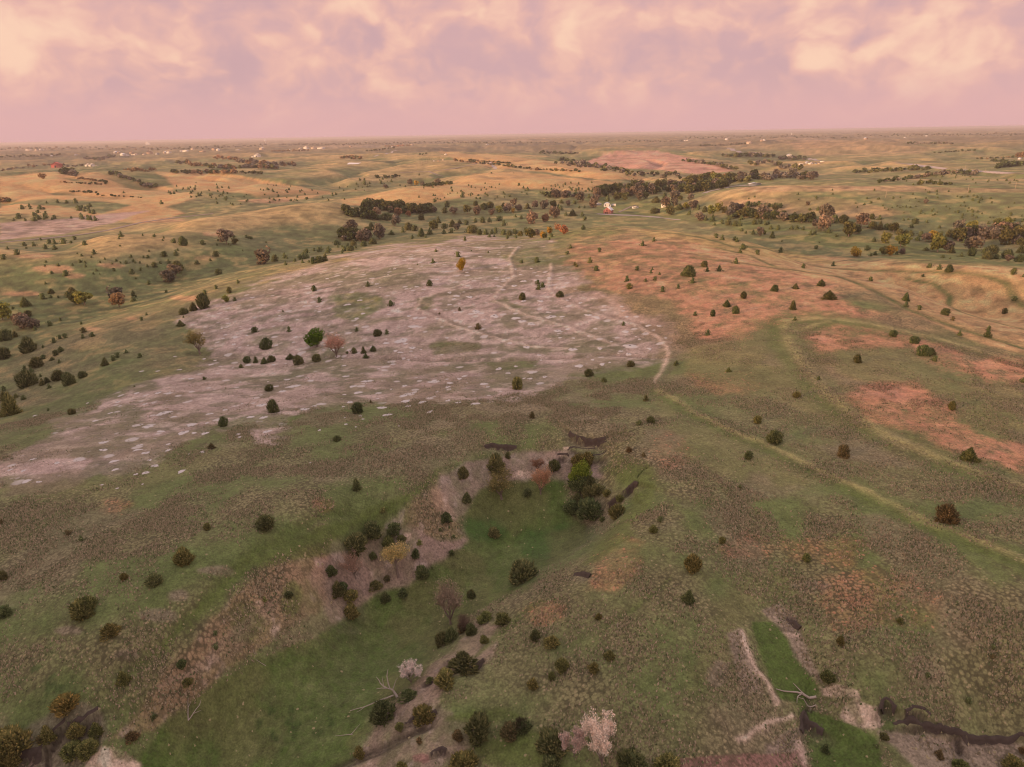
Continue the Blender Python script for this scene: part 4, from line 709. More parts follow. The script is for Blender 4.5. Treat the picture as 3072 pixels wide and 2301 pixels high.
def scatter(P, n, w0, w1):
    xs = [p[0] for p in P]; ys = [p[1] for p in P]; out = []
    while len(out) < n:
        x, y = rng.uniform(min(xs), max(xs)), rng.uniform(min(ys), max(ys))
        if in_poly(x, y, P) and fbm(np.array([x/40]), np.array([y/16]), 9, 2)[0] > .42: out.append((x, y, rng.uniform(w0, w1)))
    return out
SCAT = scatter([(1244,567),(1530,545),(1560,600),(1240,602)], 50, 4, 8)+scatter([(1536,540),(1700,543),(1900,558),(1880,582),(1700,584),(1540,592)], 75, 4, 9)+scatter([(2150,590),(2600,562),(3072,582),(3072,640),(2700,640),(2300,612)], 50, 4, 9)
SCAT += scatter([(25,608),(280,608),(290,662),(40,668)], 46, 8, 17)+scatter([(480,572),(700,560),(760,610),(560,640)], 36, 5, 10)+scatter([(760,560),(1000,570),(1060,604),(800,610)], 36, 4, 9)+scatter([(860,775),(1020,725),(1090,722),(1040,762),(880,800)], 26, 8, 18)+scatter([(2700,525),(3072,522),(3072,552),(2700,556)], 40, 3, 7)+scatter([(1024,540),(1200,530),(1240,560),(1030,580)], 20, 4, 8)+scatter([(150,720),(700,690),(900,720),(500,800),(100,850)], 40, 5, 11)
allc = CED+SCAT; allc.sort(key=lambda a: -a[2])
TONES = {0: ((.125,.15,.065), 'dark green'), 1: ((.175,.185,.068), 'olive'), 2: ((.18,.165,.055), 'yellowish olive'), 3: ((.155,.13,.065), 'rusty brown')}
FORMW = ['rounded', 'conical', 'upright', 'spreading', 'bushy', 'upright']
items = []
def put_cedar(px, py, w, tn=0):
    (x, y, z), wm = metres(px, py, w); wm *= .83 if w < 34 else .93
    k = rng.choice([0, 0, 2, 3, 4, 4, 5, 1] if w > 20 else [0, 2, 4, 2, 5, 1])
    asp = {0: .95, 1: 1.25, 2: 1.15, 3: .78, 4: .92, 5: 1.2}[k]*rng.uniform(.92, 1.1)
    if py > 1600: asp *= .95
    h = min(wm*asp, 8.0); rz = rng.uniform(0, 6.28); tc, tw_ = TONES[tn]; v = rng.uniform(.85, 1.2); colr = (tc[0]*v*rng.uniform(.9, 1.2), tc[1]*v, tc[2]*v, 1)
    sy = rng.uniform(.85, 1.1)
    if w >= 17:
        me = CED_HI[k] if w > 24 else CED_LO[k]
        e = bpy.data.objects.new('cedar_tree' if h > 2.6 else 'cedar_shrub', None); COL.objects.link(e); e.location = (x, y, z-.05*h); e.empty_display_size = .3
        cr = link('crown', me, (0, 0, 0), rz, (wm, wm*sy, h), e); cr.color = colr
        link('trunk', CED_TRUNK, (0, 0, 0), 0, (wm, wm, h), e)
        e.rotation_euler = (rng.uniform(-.06, .06), rng.uniform(-.06, .06), 0)
    else:
        e = link('cedar_tree' if h > 2.6 else 'cedar_shrub', CED_LO[k], (x, y, z-.05*h), rz, (wm, wm*sy, h)); e.color = colr
    tag(e, cat='cedar', group='cedars dotted over the prairie')
    size = 'tiny' if wm < 1.3 else 'small' if wm < 2.4 else 'medium' if wm < 3.8 else 'large' if wm < 6 else 'very large'
    words = f"{size} {tw_} {FORMW[k]} cedar "+(near(px, py) or zone(px, py))
    items.append([e, words, px]); return e
for a in allc[:296]: put_cedar(*a)
finish_labels(items)
def merged(name, rows, raws, mats, label, cat):
    """many small plants past the limit, one object; rows of (px, py, w, asp)"""
    Vs, Ts, As, Qs, Cs = [], [], [], [], []; off = 0
    Fa = {3: [], 4: []}; Tn = []
    for px, py, w, asp, colr in rows:
        (x, y, z), wm = metres(px, py, w); raw = rng.choice(raws); V = raw[0]; a = rng.uniform(0, 6.28); ca, sa = math.cos(a), math.sin(a)
        P = np.stack([(V[:, 0]*ca-V[:, 1]*sa)*wm*1.1+x, (V[:, 0]*sa+V[:, 1]*ca)*wm*1.1+y, V[:, 2]*wm*asp+z-.04*wm], 1)
        Vs.append(P); F = raw[1] if isinstance(raw[1], list) else [raw[1]]
        for f in F: Fa[f.shape[1]].append(f+off)
        Tn.append(raw[2]); Cs.append(np.repeat([list(colr)+[1]], len(V), 0)*np.array([1, 1, 1, 1])); off += len(V)
    V = np.concatenate(Vs); F = [np.concatenate(v) for v in Fa.values() if v]
    me = mesh_np(name, V, F, mats, tone=np.concatenate(Tn)); at = me.attributes.new('tint', 'FLOAT_COLOR', 'POINT'); at.data.foreach_set('color', np.concatenate(Cs).astype(np.float32).ravel())
    o = link(name, me); tag(o, label, cat, kind='stuff'); return o
def tint_mat(name):
    m = bpy.data.materials.new(name); m.use_nodes = True; t = m.node_tree; t.nodes.clear(); N = NT(t)
    tn = N.n('ShaderNodeAttribute', attribute_name='tone').outputs['Fac']; ti = N.n('ShaderNodeAttribute', attribute_name='tint').outputs['Color']
    k = N.m('ADD', .5, tn); b = N.mix(1.0, ti, N.n('ShaderNodeCombineColor', {0: k, 1: k, 2: k}).outputs[0], 'MULTIPLY')
    N.n('ShaderNodeOutputMaterial', {'Surface': N.n('ShaderNodeBsdfDiffuse', {'Color': b}).outputs[0]}); return m
M_TINT = tint_mat('far_foliage')
TINY_RAW = [cedar_crown(170+k, 26, FORMS[k], .12) for k in range(4)]
merged('small_cedars', [(a[0], a[1], a[2], 1.0, TONES[a[3] if len(a) > 3 else 0][0]) for a in allc[296:]], TINY_RAW, (M_TINT,), 'tiny dark cedars dotted over the far slopes and ridge', 'cedars')
# ---------------------------------------------------------------- broadleaf trees
KIND = {'olive': ((.155,.16,.062), 'olive green'), 'grey': ((.225,.20,.165), 'grey leafless'), 'brown': ((.26,.21,.155), 'pinkish brown'), 'yg': ((.27,.28,.08), 'yellow-green'), 'yellow': ((.46,.33,.07), 'golden yellow'),
        'orange': ((.55,.30,.17), 'orange'), 'rust': ((.32,.21,.12), 'rusty orange'), 'dark': ((.095,.118,.052), 'dark green'), 'green': ((.09,.17,.022), 'bright green')}
T1 = []
T1 += zc(1024, 560, S4, [(470,382,120,'brown'),(640,332,80,'brown'),(740,382,120,'rust'),(870,386,85,'orange'),(1200,332,80,'brown'),(1460,346,110,'grey'),(1640,352,120,'olive'),(1760,362,110,'brown'),(1955,366,100,'brown'),(2050,342,100,'yg'),(2150,332,120,'grey'),(140,562,150,'grey'),(60,562,90,'grey'),(460,622,100,'yg'),(500,682,200,'grey'),(290,692,80,'grey'),(700,512,150,'grey'),(1200,562,130,'olive'),(1500,562,90,'grey')])
T1 += zc(1536, 540, S4, [(110,742,80,'olive'),(230,752,130,'olive'),(330,722,90,'grey'),(395,742,84,'yellow'),(480,702,84,'yellow'),(420,752,80,'olive'),(590,642,90,'orange'),(665,702,115,'orange'),(250,562,160,'brown'),(310,502,80,'grey'),(430,542,110,'rust'),(540,492,150,'brown'),(90,402,100,'brown'),(290,372,100,'grey'),(430,372,130,'grey'),(540,362,90,'olive'),(20,342,90,'brown'),(15,422,60,'yellow'),(560,232,120,'grey'),(680,232,120,'grey'),(740,212,90,'grey'),(880,282,150,'brown'),(1050,352,130,'brown'),(1085,162,110,'brown'),(1090,272,110,'grey'),(1360,262,110,'olive'),(1460,222,110,'brown'),(1470,262,110,'olive'),(1560,202,120,'brown'),(1600,152,130,'grey'),(1650,262,120,'brown'),(1740,242,100,'olive'),(2090,262,150,'grey'),(2060,102,120,'brown'),(2150,152,120,'grey'),(2180,262,80,'olive'),(2000,352,150,'brown'),(2110,332,100,'brown'),(2060,452,130,'olive'),(1900,422,60,'grey'),(720,332,80,'grey')])
T1 += zc(2048, 580, S4, [(90,92,100,'grey'),(50,202,100,'yg'),(130,212,130,'grey'),(380,292,120,'yg'),(460,232,110,'yg'),(540,252,90,'olive'),(660,262,160,'grey'),(750,222,100,'brown'),(820,302,130,'olive'),(910,282,100,'olive'),(1040,332,170,'grey'),(1030,262,130,'brown'),(1180,332,110,'yg'),(1300,362,130,'grey'),(1420,372,110,'dark'),(1540,382,120,'olive'),(1660,372,130,'dark'),(1210,232,90,'olive'),(1850,332,180,'brown'),(1820,482,190,'brown'),(1720,452,100,'grey'),(2150,562,190,'olive'),(2190,482,120,'brown'),(230,352,130,'grey'),(1000,552,110,'grey'),(1060,532,60,'yg'),(1620,152,60,'brown')])
T1 += zc(2560, 580, S4, [(40,822,150,'yellow'),(100,442,180,'brown'),(520,502,140,'olive'),(40,522,120,'olive'),(410,642,140,'yg'),(610,690,220,'yg'),(480,802,150,'yellow'),(370,802,120,'olive'),(620,792,90,'grey'),(930,622,130,'grey'),(1010,622,130,'yellow'),(1090,762,230,'yg'),(1210,762,150,'grey'),(1360,622,160,'olive'),(1370,492,150,'grey'),(1510,522,150,'yg'),(1660,592,190,'grey'),(1800,592,160,'grey'),(1940,562,200,'brown'),(1560,742,210,'brown'),(1960,662,200,'olive'),(2080,652,150,'grey'),(2170,692,130,'olive'),(2110,592,110,'grey'),(2010,892,100,'grey'),(1840,432,110,'olive'),(1980,432,130,'yg'),(945,132,70,'grey')])
T1 += zc(1024, 400, S4, [(980,682,70,'yellow'),(1045,682,60,'grey'),(1240,662,90,'brown'),(890,672,90,'brown'),(570,712,60,'grey')])+zc(0, 420, S4, [(560,502,90,'rust')])+zc(2560, 390, S4, [(2150,372,120,'rust')])
T1 += [(680,905,22,'yg'),(255,915,50,'yg'),(230,912,40,'olive'),(350,900,48,'grey'),(358,922,46,'rust'),(508,846,46,'grey'),(536,820,30,'olive'),(528,832,40,'brown'),(680,733,46,'grey'),(790,792,52,'brown'),(8,960,56,'yg'),(70,985,48,'grey'),(104,985,44,'grey'),(60,972,36,'brown'),(708,733,24,'olive')]
used_far = []; titems = []
def put_tree(px, py, w, kd, group='trees of the wooded valley', asp=None, words=None):
    (x, y, z), wm = metres(px, py, w); wm *= 1.12; colr, cw = KIND[kd]; h = wm*(asp or rng.uniform(.82, 1.12)); h = min(h, 16)
    v = rng.uniform(.85, 1.15); cc = (colr[0]*v*rng.uniform(.92, 1.08), colr[1]*v, colr[2]*v, 1); rz = rng.uniform(0, 6.28)
    if w >= 15:
        e = bpy.data.objects.new('tree', None); COL.objects.link(e); e.location = (x, y, z-.02*h)
        if w >= 34 and kd in ('grey', 'brown', 'yg', 'yellow', 'orange', 'rust', 'olive'):
            tk, ck = DEC[rng.choice(['bare0', 'bare1', 'bare2'] if kd == 'grey' and w < 34 else ['bud0', 'bud1', 'leafy0', 'leafy1'])]
            s_ = rng.choice(FAR_CROWN)
            c0 = link('crown', s_, (0, 0, 0), rz, (wm, wm, h), e)
        else: c0 = link('crown', rng.choice(FAR_CROWN), (0, 0, 0), rz, (wm, wm, h), e)
        c0.color = cc; link('trunk', FAR_TRUNK, (0, 0, 0), 0, (wm, wm, h), e)
    else:
        e = link('tree', rng.choice(FAR_ONE), (x, y, z-.02*h), rz, (wm, wm, h)); e.color = cc
    tag(e, cat='tree', group=group); return e
def tzone(px, py):
    if px < 1020: return 'in the ravine at left' if py > 700 else 'on the far hills at left'
    if py < 560: return 'on the far ridge'
    if px < 1540: return 'in the creek wood left of the farm'
    if px < 1790: return 'in the wood just left of the farm' if py < 690 else 'at the far edge of the bare ground'
    if px < 2060: return 'in the wood behind the farm' if py < 610 else 'in the farmyard'
    if px < 2560: return 'in the creek wood right of the farm'
    return 'in the creek wood at the right edge' if px > 2820 else 'in the creek wood behind the lit slope'
for a in T1:
    e = put_tree(*a); size = 'small' if a[2] < 20 else 'broad' if a[2] > 36 else 'medium'
    titems.append([e, f"{size} {KIND[a[3]][1]} tree "+((near(a[0], a[1], 60) if a[1] > 640 else None) or tzone(a[0], a[1])), a[0]])
finish_labels(titems)
# bands of wood: one label for each colour of tree in each band
BANDS = []
def band(ox, oy, P, n, w, kinds, spread, where): BANDS.append(([(ox+a/S4, oy+b/S4) for a, b in P], int(n*(1.6 if w >= 60 else 1.15)), w*1.32/S4, kinds+(['dark'] if w >= 60 else []), spread*.85/S4, where))
band(1024,560,[(30,342),(250,390),(480,420)],20,72,['dark'],26,'at the left end of the creek wood')
band(1024,560,[(280,300),(700,320),(1180,335)],34,78,['dark','dark','dark','olive'],30,'in the long creek wood below the ridge')
band(1024,560,[(0,672),(150,682),(330,686)],16,90,['dark','dark','grey'],34,'in the creek wood behind the bare ground')
band(2048,390,[(0,402),(300,442),(500,472),(680,520)],22,42,['olive','grey','dark'],8,'in the hedge along the ploughed field')
band(2048,390,[(520,345),(800,345),(1180,352)],22,50,['grey','dark','olive'],10,'in the draw beyond the ploughed field')
band(2048,390,[(1250,382),(1600,382)],13,46,['dark','grey'],14,'round the far white barn')
band(2048,390,[(860,470),(1100,420),(1350,500),(1550,530)],16,48,['olive','grey'],30,'scattered in the far green draw')
band(2048,390,[(880,630),(1110,640),(1300,620),(1700,632)],20,66,['grey','grey','brown','dark'],16,'in the wood beyond the farm lane')
band(2048,390,[(0,690),(200,680),(400,672),(830,660)],28,74,['olive','yg','olive','grey','rust'],26,'in the olive wood beyond the farm')
band(2048,390,[(0,800),(100,812),(290,772),(600,742)],18,84,['olive','grey','dark'],24,'in the wood beside the farm lane')
band(2560,390,[(0,552),(200,552),(500,537),(900,515),(1010,505)],26,46,['dark','dark','olive'],10,'in the dark hedge below the gravel road')
band(2560,390,[(310,692),(500,652),(700,642),(900,612),(1100,592),(1250,562),(1600,572)],34,46,['dark','grey','dark','brown'],16,'in the slanting hedge below the gravel road')
band(2560,390,[(800,712),(1000,702),(1300,702)],10,40,['dark','olive'],12,'at the foot of the slanting hedge')
band(2560,390,[(1860,492),(2000,472),(2200,462)],16,62,['dark'],12,'in the dark grove by the gravel road')
band(0,420,[(800,432),(900,442),(1000,470)],9,62,['dark','grey'],14,'in the upper gully of the left hill')
band(0,420,[(1430,442),(1600,492),(1750,532),(1900,602),(2050,622)],20,46,['dark','grey','dark'],14,'down the second gully of the left hill')
band(512,400,[(0,510),(200,516),(700,526),(830,526)],22,46,['rust','olive','rust','dark'],12,'in the rusty hedge behind the left hill')
band(512,400,[(90,392),(250,412),(500,442),(900,452),(1400,452)],34,46,['rust','grey','olive'],14,'in the second rusty hedge')
band(512,400,[(850,372),(1100,402),(1400,415),(1640,422)],22,50,['rust','grey','brown'],14,'in the rusty wood below the white house')
band(1536,540,[(420,222),(700,215),(900,200)],8,60,['grey','dark'],14,'along the near edge of the ridge wood')
band(1536,540,[(1100,210),(1500,150),(2200,120)],26,80,['grey','brown','dark','olive'],60,'in the deep wood behind the farm')
band(2048,580,[(560,300),(900,320),(1300,350),(1700,370)],14,80,['grey','dark','olive'],20,'in the dense creek wood right of the farm')
band(2560,580,[(1300,600),(1700,560),(2200,560)],14,110,['grey','brown','dark','olive'],40,'in the dense wood at the right edge')
def spine(P, t):
    L = [math.hypot(b[0]-a[0], b[1]-a[1]) for a, b in zip(P[:-1], P[1:])]; s = t*sum(L)
    for (a, b), l in zip(zip(P[:-1], P[1:]), L):
        if s <= l: return a[0]+(b[0]-a[0])*s/l, a[1]+(b[1]-a[1])*s/l
        s -= l
    return P[-1]
far_rows = []; nband = len(T1)
rows_all = []
for P, n, w, kinds, sp, where in BANDS:
    for k in range(n):
        x, y = spine(P, (k+rng.random())/n); rows_all.append((x+rng.uniform(-4, 4), y+rng.uniform(-sp, sp), w*rng.uniform(.7, 1.3), rng.choice(kinds), where))
bitems = []
rows_all.sort(key=lambda a: -a[2]); nmax = 286-len(T1)
for x, y, w, kd, where in rows_all[:nmax]:
    e = put_tree(x, y, w, kd, group=f'trees {where}'); bitems.append([e, ('small' if w < 15 else 'broad' if w > 24 else 'medium')+f' {KIND[kd][1]} tree {where}', x])
finish_labels(bitems)
for x, y, w, kd, where in rows_all[nmax:]: far_rows.append((x, y, w, rng.uniform(.7, 1.0), KIND[kd][0]))
def farband(ox, oy, P, n, w, kinds, sp):
    for k in range(n):
        x, y = spine(P, (k+rng.random())/n); far_rows.append((ox+(x+rng.uniform(-10, 10))/S4, oy+(y+rng.uniform(-sp, sp))/S4, w/S4*rng.uniform(.6, 1.4), rng.uniform(.6, .95), KIND[rng.choice(kinds)][0]))
for a in [(2048,390,[(220,212),(520,202),(830,182)],26,30,['dark','grey'],3),(2560,390,[(1780,412),(2020,405)],10,40,['dark'],5),(2560,390,[(1600,382),(2100,352)],16,30,['dark','rust'],6),(2560,390,[(1050,302),(1400,277),(1590,272)],18,26,['dark'],5),(2560,390,[(700,176),(1000,178),(1300,182)],24,28,['dark','grey'],6),
          (0,420,[(1020,502),(1200,527),(1400,547)],20,30,['dark','rust'],5),(0,420,[(790,552),(1100,567),(1380,577)],18,28,['rust','dark'],5),(0,420,[(900,672),(1120,682),(1300,702)],11,40,['dark'],8),(0,420,[(1240,717),(1540,732),(1860,747)],12,34,['dark'],6),(0,420,[(0,792),(140,802)],6,60,['dark','rust'],12),(0,420,[(1600,392),(1800,402),(2000,412)],18,42,['rust'],12),
          (0,420,[(1100,242),(1300,262),(1500,212)],20,46,['dark','grey'],8),(0,420,[(0,225),(300,215),(800,202)],30,32,['grey','dark'],8),(0,420,[(0,130),(500,110),(1000,110),(2200,120)],70,26,['grey','dark','rust'],16),(0,420,[(0,400),(300,370),(480,330),(1100,340)],30,34,['grey','rust'],12),
          (512,400,[(560,322),(800,332)],14,44,['orange','rust'],16),(512,400,[(850,512),(1200,532)],10,44,['olive'],8),(512,400,[(1300,236),(1800,226)],26,24,['rust'],3),(512,400,[(0,210),(700,180),(1250,160)],46,26,['dark','grey'],12),(512,400,[(1400,150),(2200,150)],40,22,['grey'],8),
          (1024,400,[(1060,692),(1440,662)],12,60,['dark','olive'],6),(1024,400,[(450,582),(760,566)],8,46,['dark'],6),(1024,400,[(330,236),(700,192)],20,26,['dark'],3),(1024,400,[(580,177),(900,162)],22,24,['orange','rust'],3),(1024,400,[(0,322),(260,332)],14,40,['olive','rust'],10),(1024,400,[(1000,282),(1110,267)],5,26,['dark'],3),(1024,400,[(1640,352),(1900,372),(2200,392)],26,28,['rust','dark'],4),(1024,400,[(0,150),(1200,120),(2200,130)],70,22,['grey','dark'],12),
          (1024,380,[(2440*.8,610),(2450,600)],2,20,['dark'],2),(1536,400,[(0,130),(2200,100)],60,20,['grey','dark'],10),(2048,390,[(0,110),(1100,90),(2200,100)],70,22,['grey','dark'],14),(2560,390,[(0,80),(1100,70),(2200,60)],70,22,['grey','dark'],14),(1536,455,[(700,170),(1100,200),(1500,260)],34,60,['olive','dark','grey'],24),(1536,455,[(-760,120),(-200,175),(300,235),(900,262)],46,40,['dark','rust','olive'],5),(1536,455,[(350,20),(850,30)],24,40,['dark','grey'],8),(1536,455,[(560,130),(950,190),(1480,290),(2200,330)],40,60,['olive','grey','dark'],26)]: farband(*a)
FARRAW2 = [far_crown(460+k, 60, leaf=.17) for k in range(5)]
merged('distant_woods', far_rows, FARRAW2, (M_TINT,), 'hedges and small woods strung along the far farmland', 'woods')
# the trees one can tell apart close by
ROUND_CROWN = mesh_np('crown', *(lambda q: (q[0], [q[1]]))(far_crown(77, 2600, leaf=.026)), mats=(M_LEAF,), tone=far_crown(77, 2600, leaf=.026)[2]); DEC['round'] = (FAR_TRUNK, ROUND_CROWN)
def big_tree(name, px, py, w, hpx, kind, colr, label, tilt=(0, 0), cat='tree'):
    (x, y, z), wm = metres(px, py, w); dep = math.atan2(CAMH-z, math.hypot(x, y)); h = wm*hpx/w/max(math.cos(dep), .6)*.92
    e = bpy.data.objects.new(name, None); COL.objects.link(e); e.location = (x, y, z-.1); e.rotation_euler = (tilt[0], tilt[1], 0)
    tk, ck = DEC[kind]; rz = rng.uniform(0, 6.28)
    a = link('trunk', tk, (0, 0, 0), rz, (wm, wm, h), e); b = link('crown', ck, (0, 0, 0), rz, (wm, wm, h), e); b.color = (*colr, 1)
    tag(e, label, cat); return e
ob = lambda x, y, o: (o[0]+x/S2, o[1]+y/S2)
big_tree('leafy_tree', 952, 1040, 84, 66, 'round', (.14,.26,.03), 'bright green round tree in full leaf on the grazed bare ground')
big_tree('bare_tree', 1010, 1070, 78, 78, 'roundbare', (.75,.48,.38), 'pinkish leafless round tree beside the bright green tree')
big_tree('budding_tree', 601, 1062, 66, 80, 'bud1', (.30,.26,.10), 'olive-tan open tree with a pale leaning trunk at the draw mouth', (0, -.22))
big_tree('golden_tree', 1387, 812, 38, 46, 'round', (.46,.32,.03), 'golden yellow upright tree alone on the grazed bare ground')
big_tree('orange_tree', 1622, 1482, 74, 92, 'roundbare', (.72,.46,.31), 'orange-tipped twiggy tree in the middle of the pit head')
big_tree('bare_tree', 1614, 1415, 44, 44, 'bud1', (.34,.20,.13), 'small tan bare tree behind the orange twiggy tree')
big_tree('budding_tree', 1505, 1497, 96, 92, 'bud1', (.27,.25,.11), 'olive budding tree with wide airy crown at the pit floor edge')
big_tree('lime_tree', 1737, 1462, 60, 84, 'leafy1', (.25,.34,.06), 'lime green leafing tree among dark cedars in the pit')
big_tree('blossom_tree', 1195, 1732, 98, 100, 'flat', (.55,.47,.22), 'yellow-topped spreading tree below the pit rim')
big_tree('bare_tree', 1068, 1736, 76, 88, 'bare2', (.55,.38,.30), 'brown twiggy tree with a pale leaning stump on the eroded slope', (0, -.2))
big_tree('bare_bush', 1352, 1872, 108, 130, 'roundbare', (.52,.42,.34), 'large brown-grey bare bush standing on the green pit floor')
big_tree('dark_bush', 1393, 1892, 60, 50, 'roundbare', (.26,.19,.15), 'dark purplish bush beside the bare bush on the gully edge')
big_tree('blossom_bush', 1234, 2052, 70, 62, 'blossom', (.85,.80,.78), 'small white blossom bush behind a cedar near the dead tree', cat='bush')
big_tree('blossom_bush', 1806, 2306, 122, 150, 'blossom', (.85,.78,.72), 'big pale blossom bush at the bottom edge, taller right clump', cat='bush')
big_tree('blossom_bush', 1722, 2270, 90, 90, 'blossom', (.72,.60,.56), 'greyer blossom bush left of the big pale one at the bottom', cat='bush')
big_tree('bare_bush', 1560, 2190, 60, 50, 'bare1', (.10,.09,.06), 'dark bare bush beside the cedar left of the pale blossom bush', cat='bush')
big_tree('bare_bush', 1770, 2180, 30, 20, 'bare2', (.12,.10,.06), 'low dark twiggy bush behind the big pale blossom bush', cat='bush')
# dead wood
def dead(name, px, py, span, label, cat, specs, rad=.1):
    """specs: polylines in metres-per-span units (x right, y away, z up) with start radius"""
    (x, y, z), wm = metres(px, py, span); e = bpy.data.objects.new(name, None); COL.objects.link(e); e.location = (x, y, z)
    for k, (pts, r0) in enumerate(specs):
        P = np.array(pts, float)*wm; n = len(P)-1; pp = [P[0]]
        for a, b in zip(P[:-1], P[1:]):
            m_ = (a+b)/2+np.array([rng.uniform(-1, 1), rng.uniform(-1, 1), rng.uniform(-.3, .6)])*wm*.018; pp += [m_, b]
        pp = np.array(pp)
        hz_ = hgt(pp[:, 0]+x, pp[:, 1]+y)-z; pp[:, 2] = np.maximum(pp[:, 2]+hz_*.9, hz_+.03)
        rr = np.linspace(r0, r0*.3, len(pp)); V, Q = tube(pp[:-1], pp[1:], rr[:-1], rr[1:], 5)
        link('trunk' if k == 0 else 'branch', mesh_np('trunk' if k == 0 else 'branch', V, [Q], (M_DEAD,), smooth=True), parent=e)
    tag(e, label, cat); return e
dead('fallen_log', 2448, 2093, 115, 'long bleached fallen tree lying across the right-hand green gully', 'log', [([(0,0,.03),(-.35,.06,.05),(-.6,.12,.04),(-1,.18,.02)], .20),([(-.3,.05,.05),(-.45,.20,.10),(-.52,.28,.12)], .09),([(-.38,.05,.04),(-.5,-.02,.06),(-.55,-.14,.03)], .10),([(-.05,-.16,.02),(-.25,-.14,.03),(-.5,-.02,.05)], .09),([(-.2,-.15,.02),(-.26,-.3,.02)], .05)])
dead('dead_tree', 1192, 2092, 110, 'leaning bleached dead tree with forked limbs at the green floor edge', 'dead tree', [([(0,0,0),(-.12,.1,.22),(-.3,.16,.32)], .24),([(-.3,.16,.32),(-.5,.3,.44),(-.62,.4,.62)], .12),([(-.2,.12,.27),(-.3,.3,.62),(-.27,.4,.78)], .11),([(-.3,.16,.32),(-.46,.2,.34),(-.6,.2,.36)], .09),([(-.14,.1,.22),(-.05,.2,.42),(.02,.22,.5)], .08),([(-.4,.24,.38),(-.44,.34,.62)], .06),([(-.1,.02,.1),(-.5,-.02,.1),(-.9,-.06,.05),(-1.3,-.1,.03)], .13),([(-.9,-.06,.05),(-1.1,-.2,.03)], .06)])
dead('dead_branch', 565, 2162, 44, 'forked bleached branch lying at the edge of the green floor', 'branch', [([(0,0,.02),(.25,.3,.25),(.55,.75,.4),(.6,1.0,.5)], .09),([(0,0,.02),(-.12,.5,.2),(-.2,.9,.3)], .08),([(.25,.3,.25),(.7,.6,.3)], .05),([(-.12,.5,.2),(0,.8,.3)], .04)])
dead('dead_branch', 1058, 2204, 56, 'thin bleached branch lying left of the cow tracks', 'branch', [([(0,0,.02),(-.4,.05,.03),(-1,.1,.02)], .07),([(-.1,.02,.02),(.15,.3,.1),(.3,.55,.1)], .05)])
dead('dead_branch', 763, 1962, 16, 'small pale stick standing on the slope below the pale soil patch', 'branch', [([(0,0,0),(-.2,.2,1.0)], .05),([(.3,0,0),(.25,.2,.9)], .04)])
dead('dead_branch', 1852, 1882, 18, 'small white dead stalk on the slope right of the gully', 'branch', [([(0,0,0),(0,.1,1.0)], .07),([(0,.05,.4),(.3,.1,.8)], .04),([(0,.05,.5),(-.3,.1,.7)], .04)])
dead('dead_branch', 798, 1998, 30, 'thin pale twig lying on the upper edge of the green floor', 'branch', [([(0,0,.02),(-1,.2,.05)], .05)])
# ---------------------------------------------------------------- farm buildings, poles, lanes
def bmx(name, boxes, mats, mi=None):
    """boxes: (x0,x1,y0,y1,z0,z1)"""
    V, Q = [], []
    for x0, x1, y0, y1, z0, z1 in boxes:
        b = len(V); V += [(x0,y0,z0),(x1,y0,z0),(x1,y1,z0),(x0,y1,z0),(x0,y0,z1),(x1,y0,z1),(x1,y1,z1),(x0,y1,z1)]
        Q += [(b,b+3,b+2,b+1),(b+4,b+5,b+6,b+7),(b,b+1,b+5,b+4),(b+1,b+2,b+6,b+5),(b+2,b+3,b+7,b+6),(b+3,b,b+4,b+7)]
    return mesh_np(name, np.array(V, float), [np.array(Q)], (mats,))
MW = {'white': mat('white_paint', (.78,.76,.74), .6, .08, .6), 'red': mat('faded_red_boards', (.42,.16,.14), .85, .25, .8, col2=(.52,.27,.25)), 'bright': mat('red_paint', (.45,.10,.09), .7, .1, .6), 'grey': mat('grey_metal', (.36,.38,.42), .5, .2, .8), 'roof': mat('white_metal_roof', (.82,.80,.80), .45, .06, .5),
      'slate': mat('grey_shingles', (.22,.20,.20), .85, .2, 1.0), 'cream': mat('cream_siding', (.68,.58,.48), .8, .1, .6), 'tanw': mat('tan_siding', (.48,.36,.28), .8, .1, .6), 'dark': mat('dark_opening', (.03,.025,.025), .6, .1, 1), 'wood': mat('pole_wood', (.42,.34,.26), .9, .15, 2), 'galv': mat('galvanised_steel', (.60,.58,.56), .4, .1, 1)}
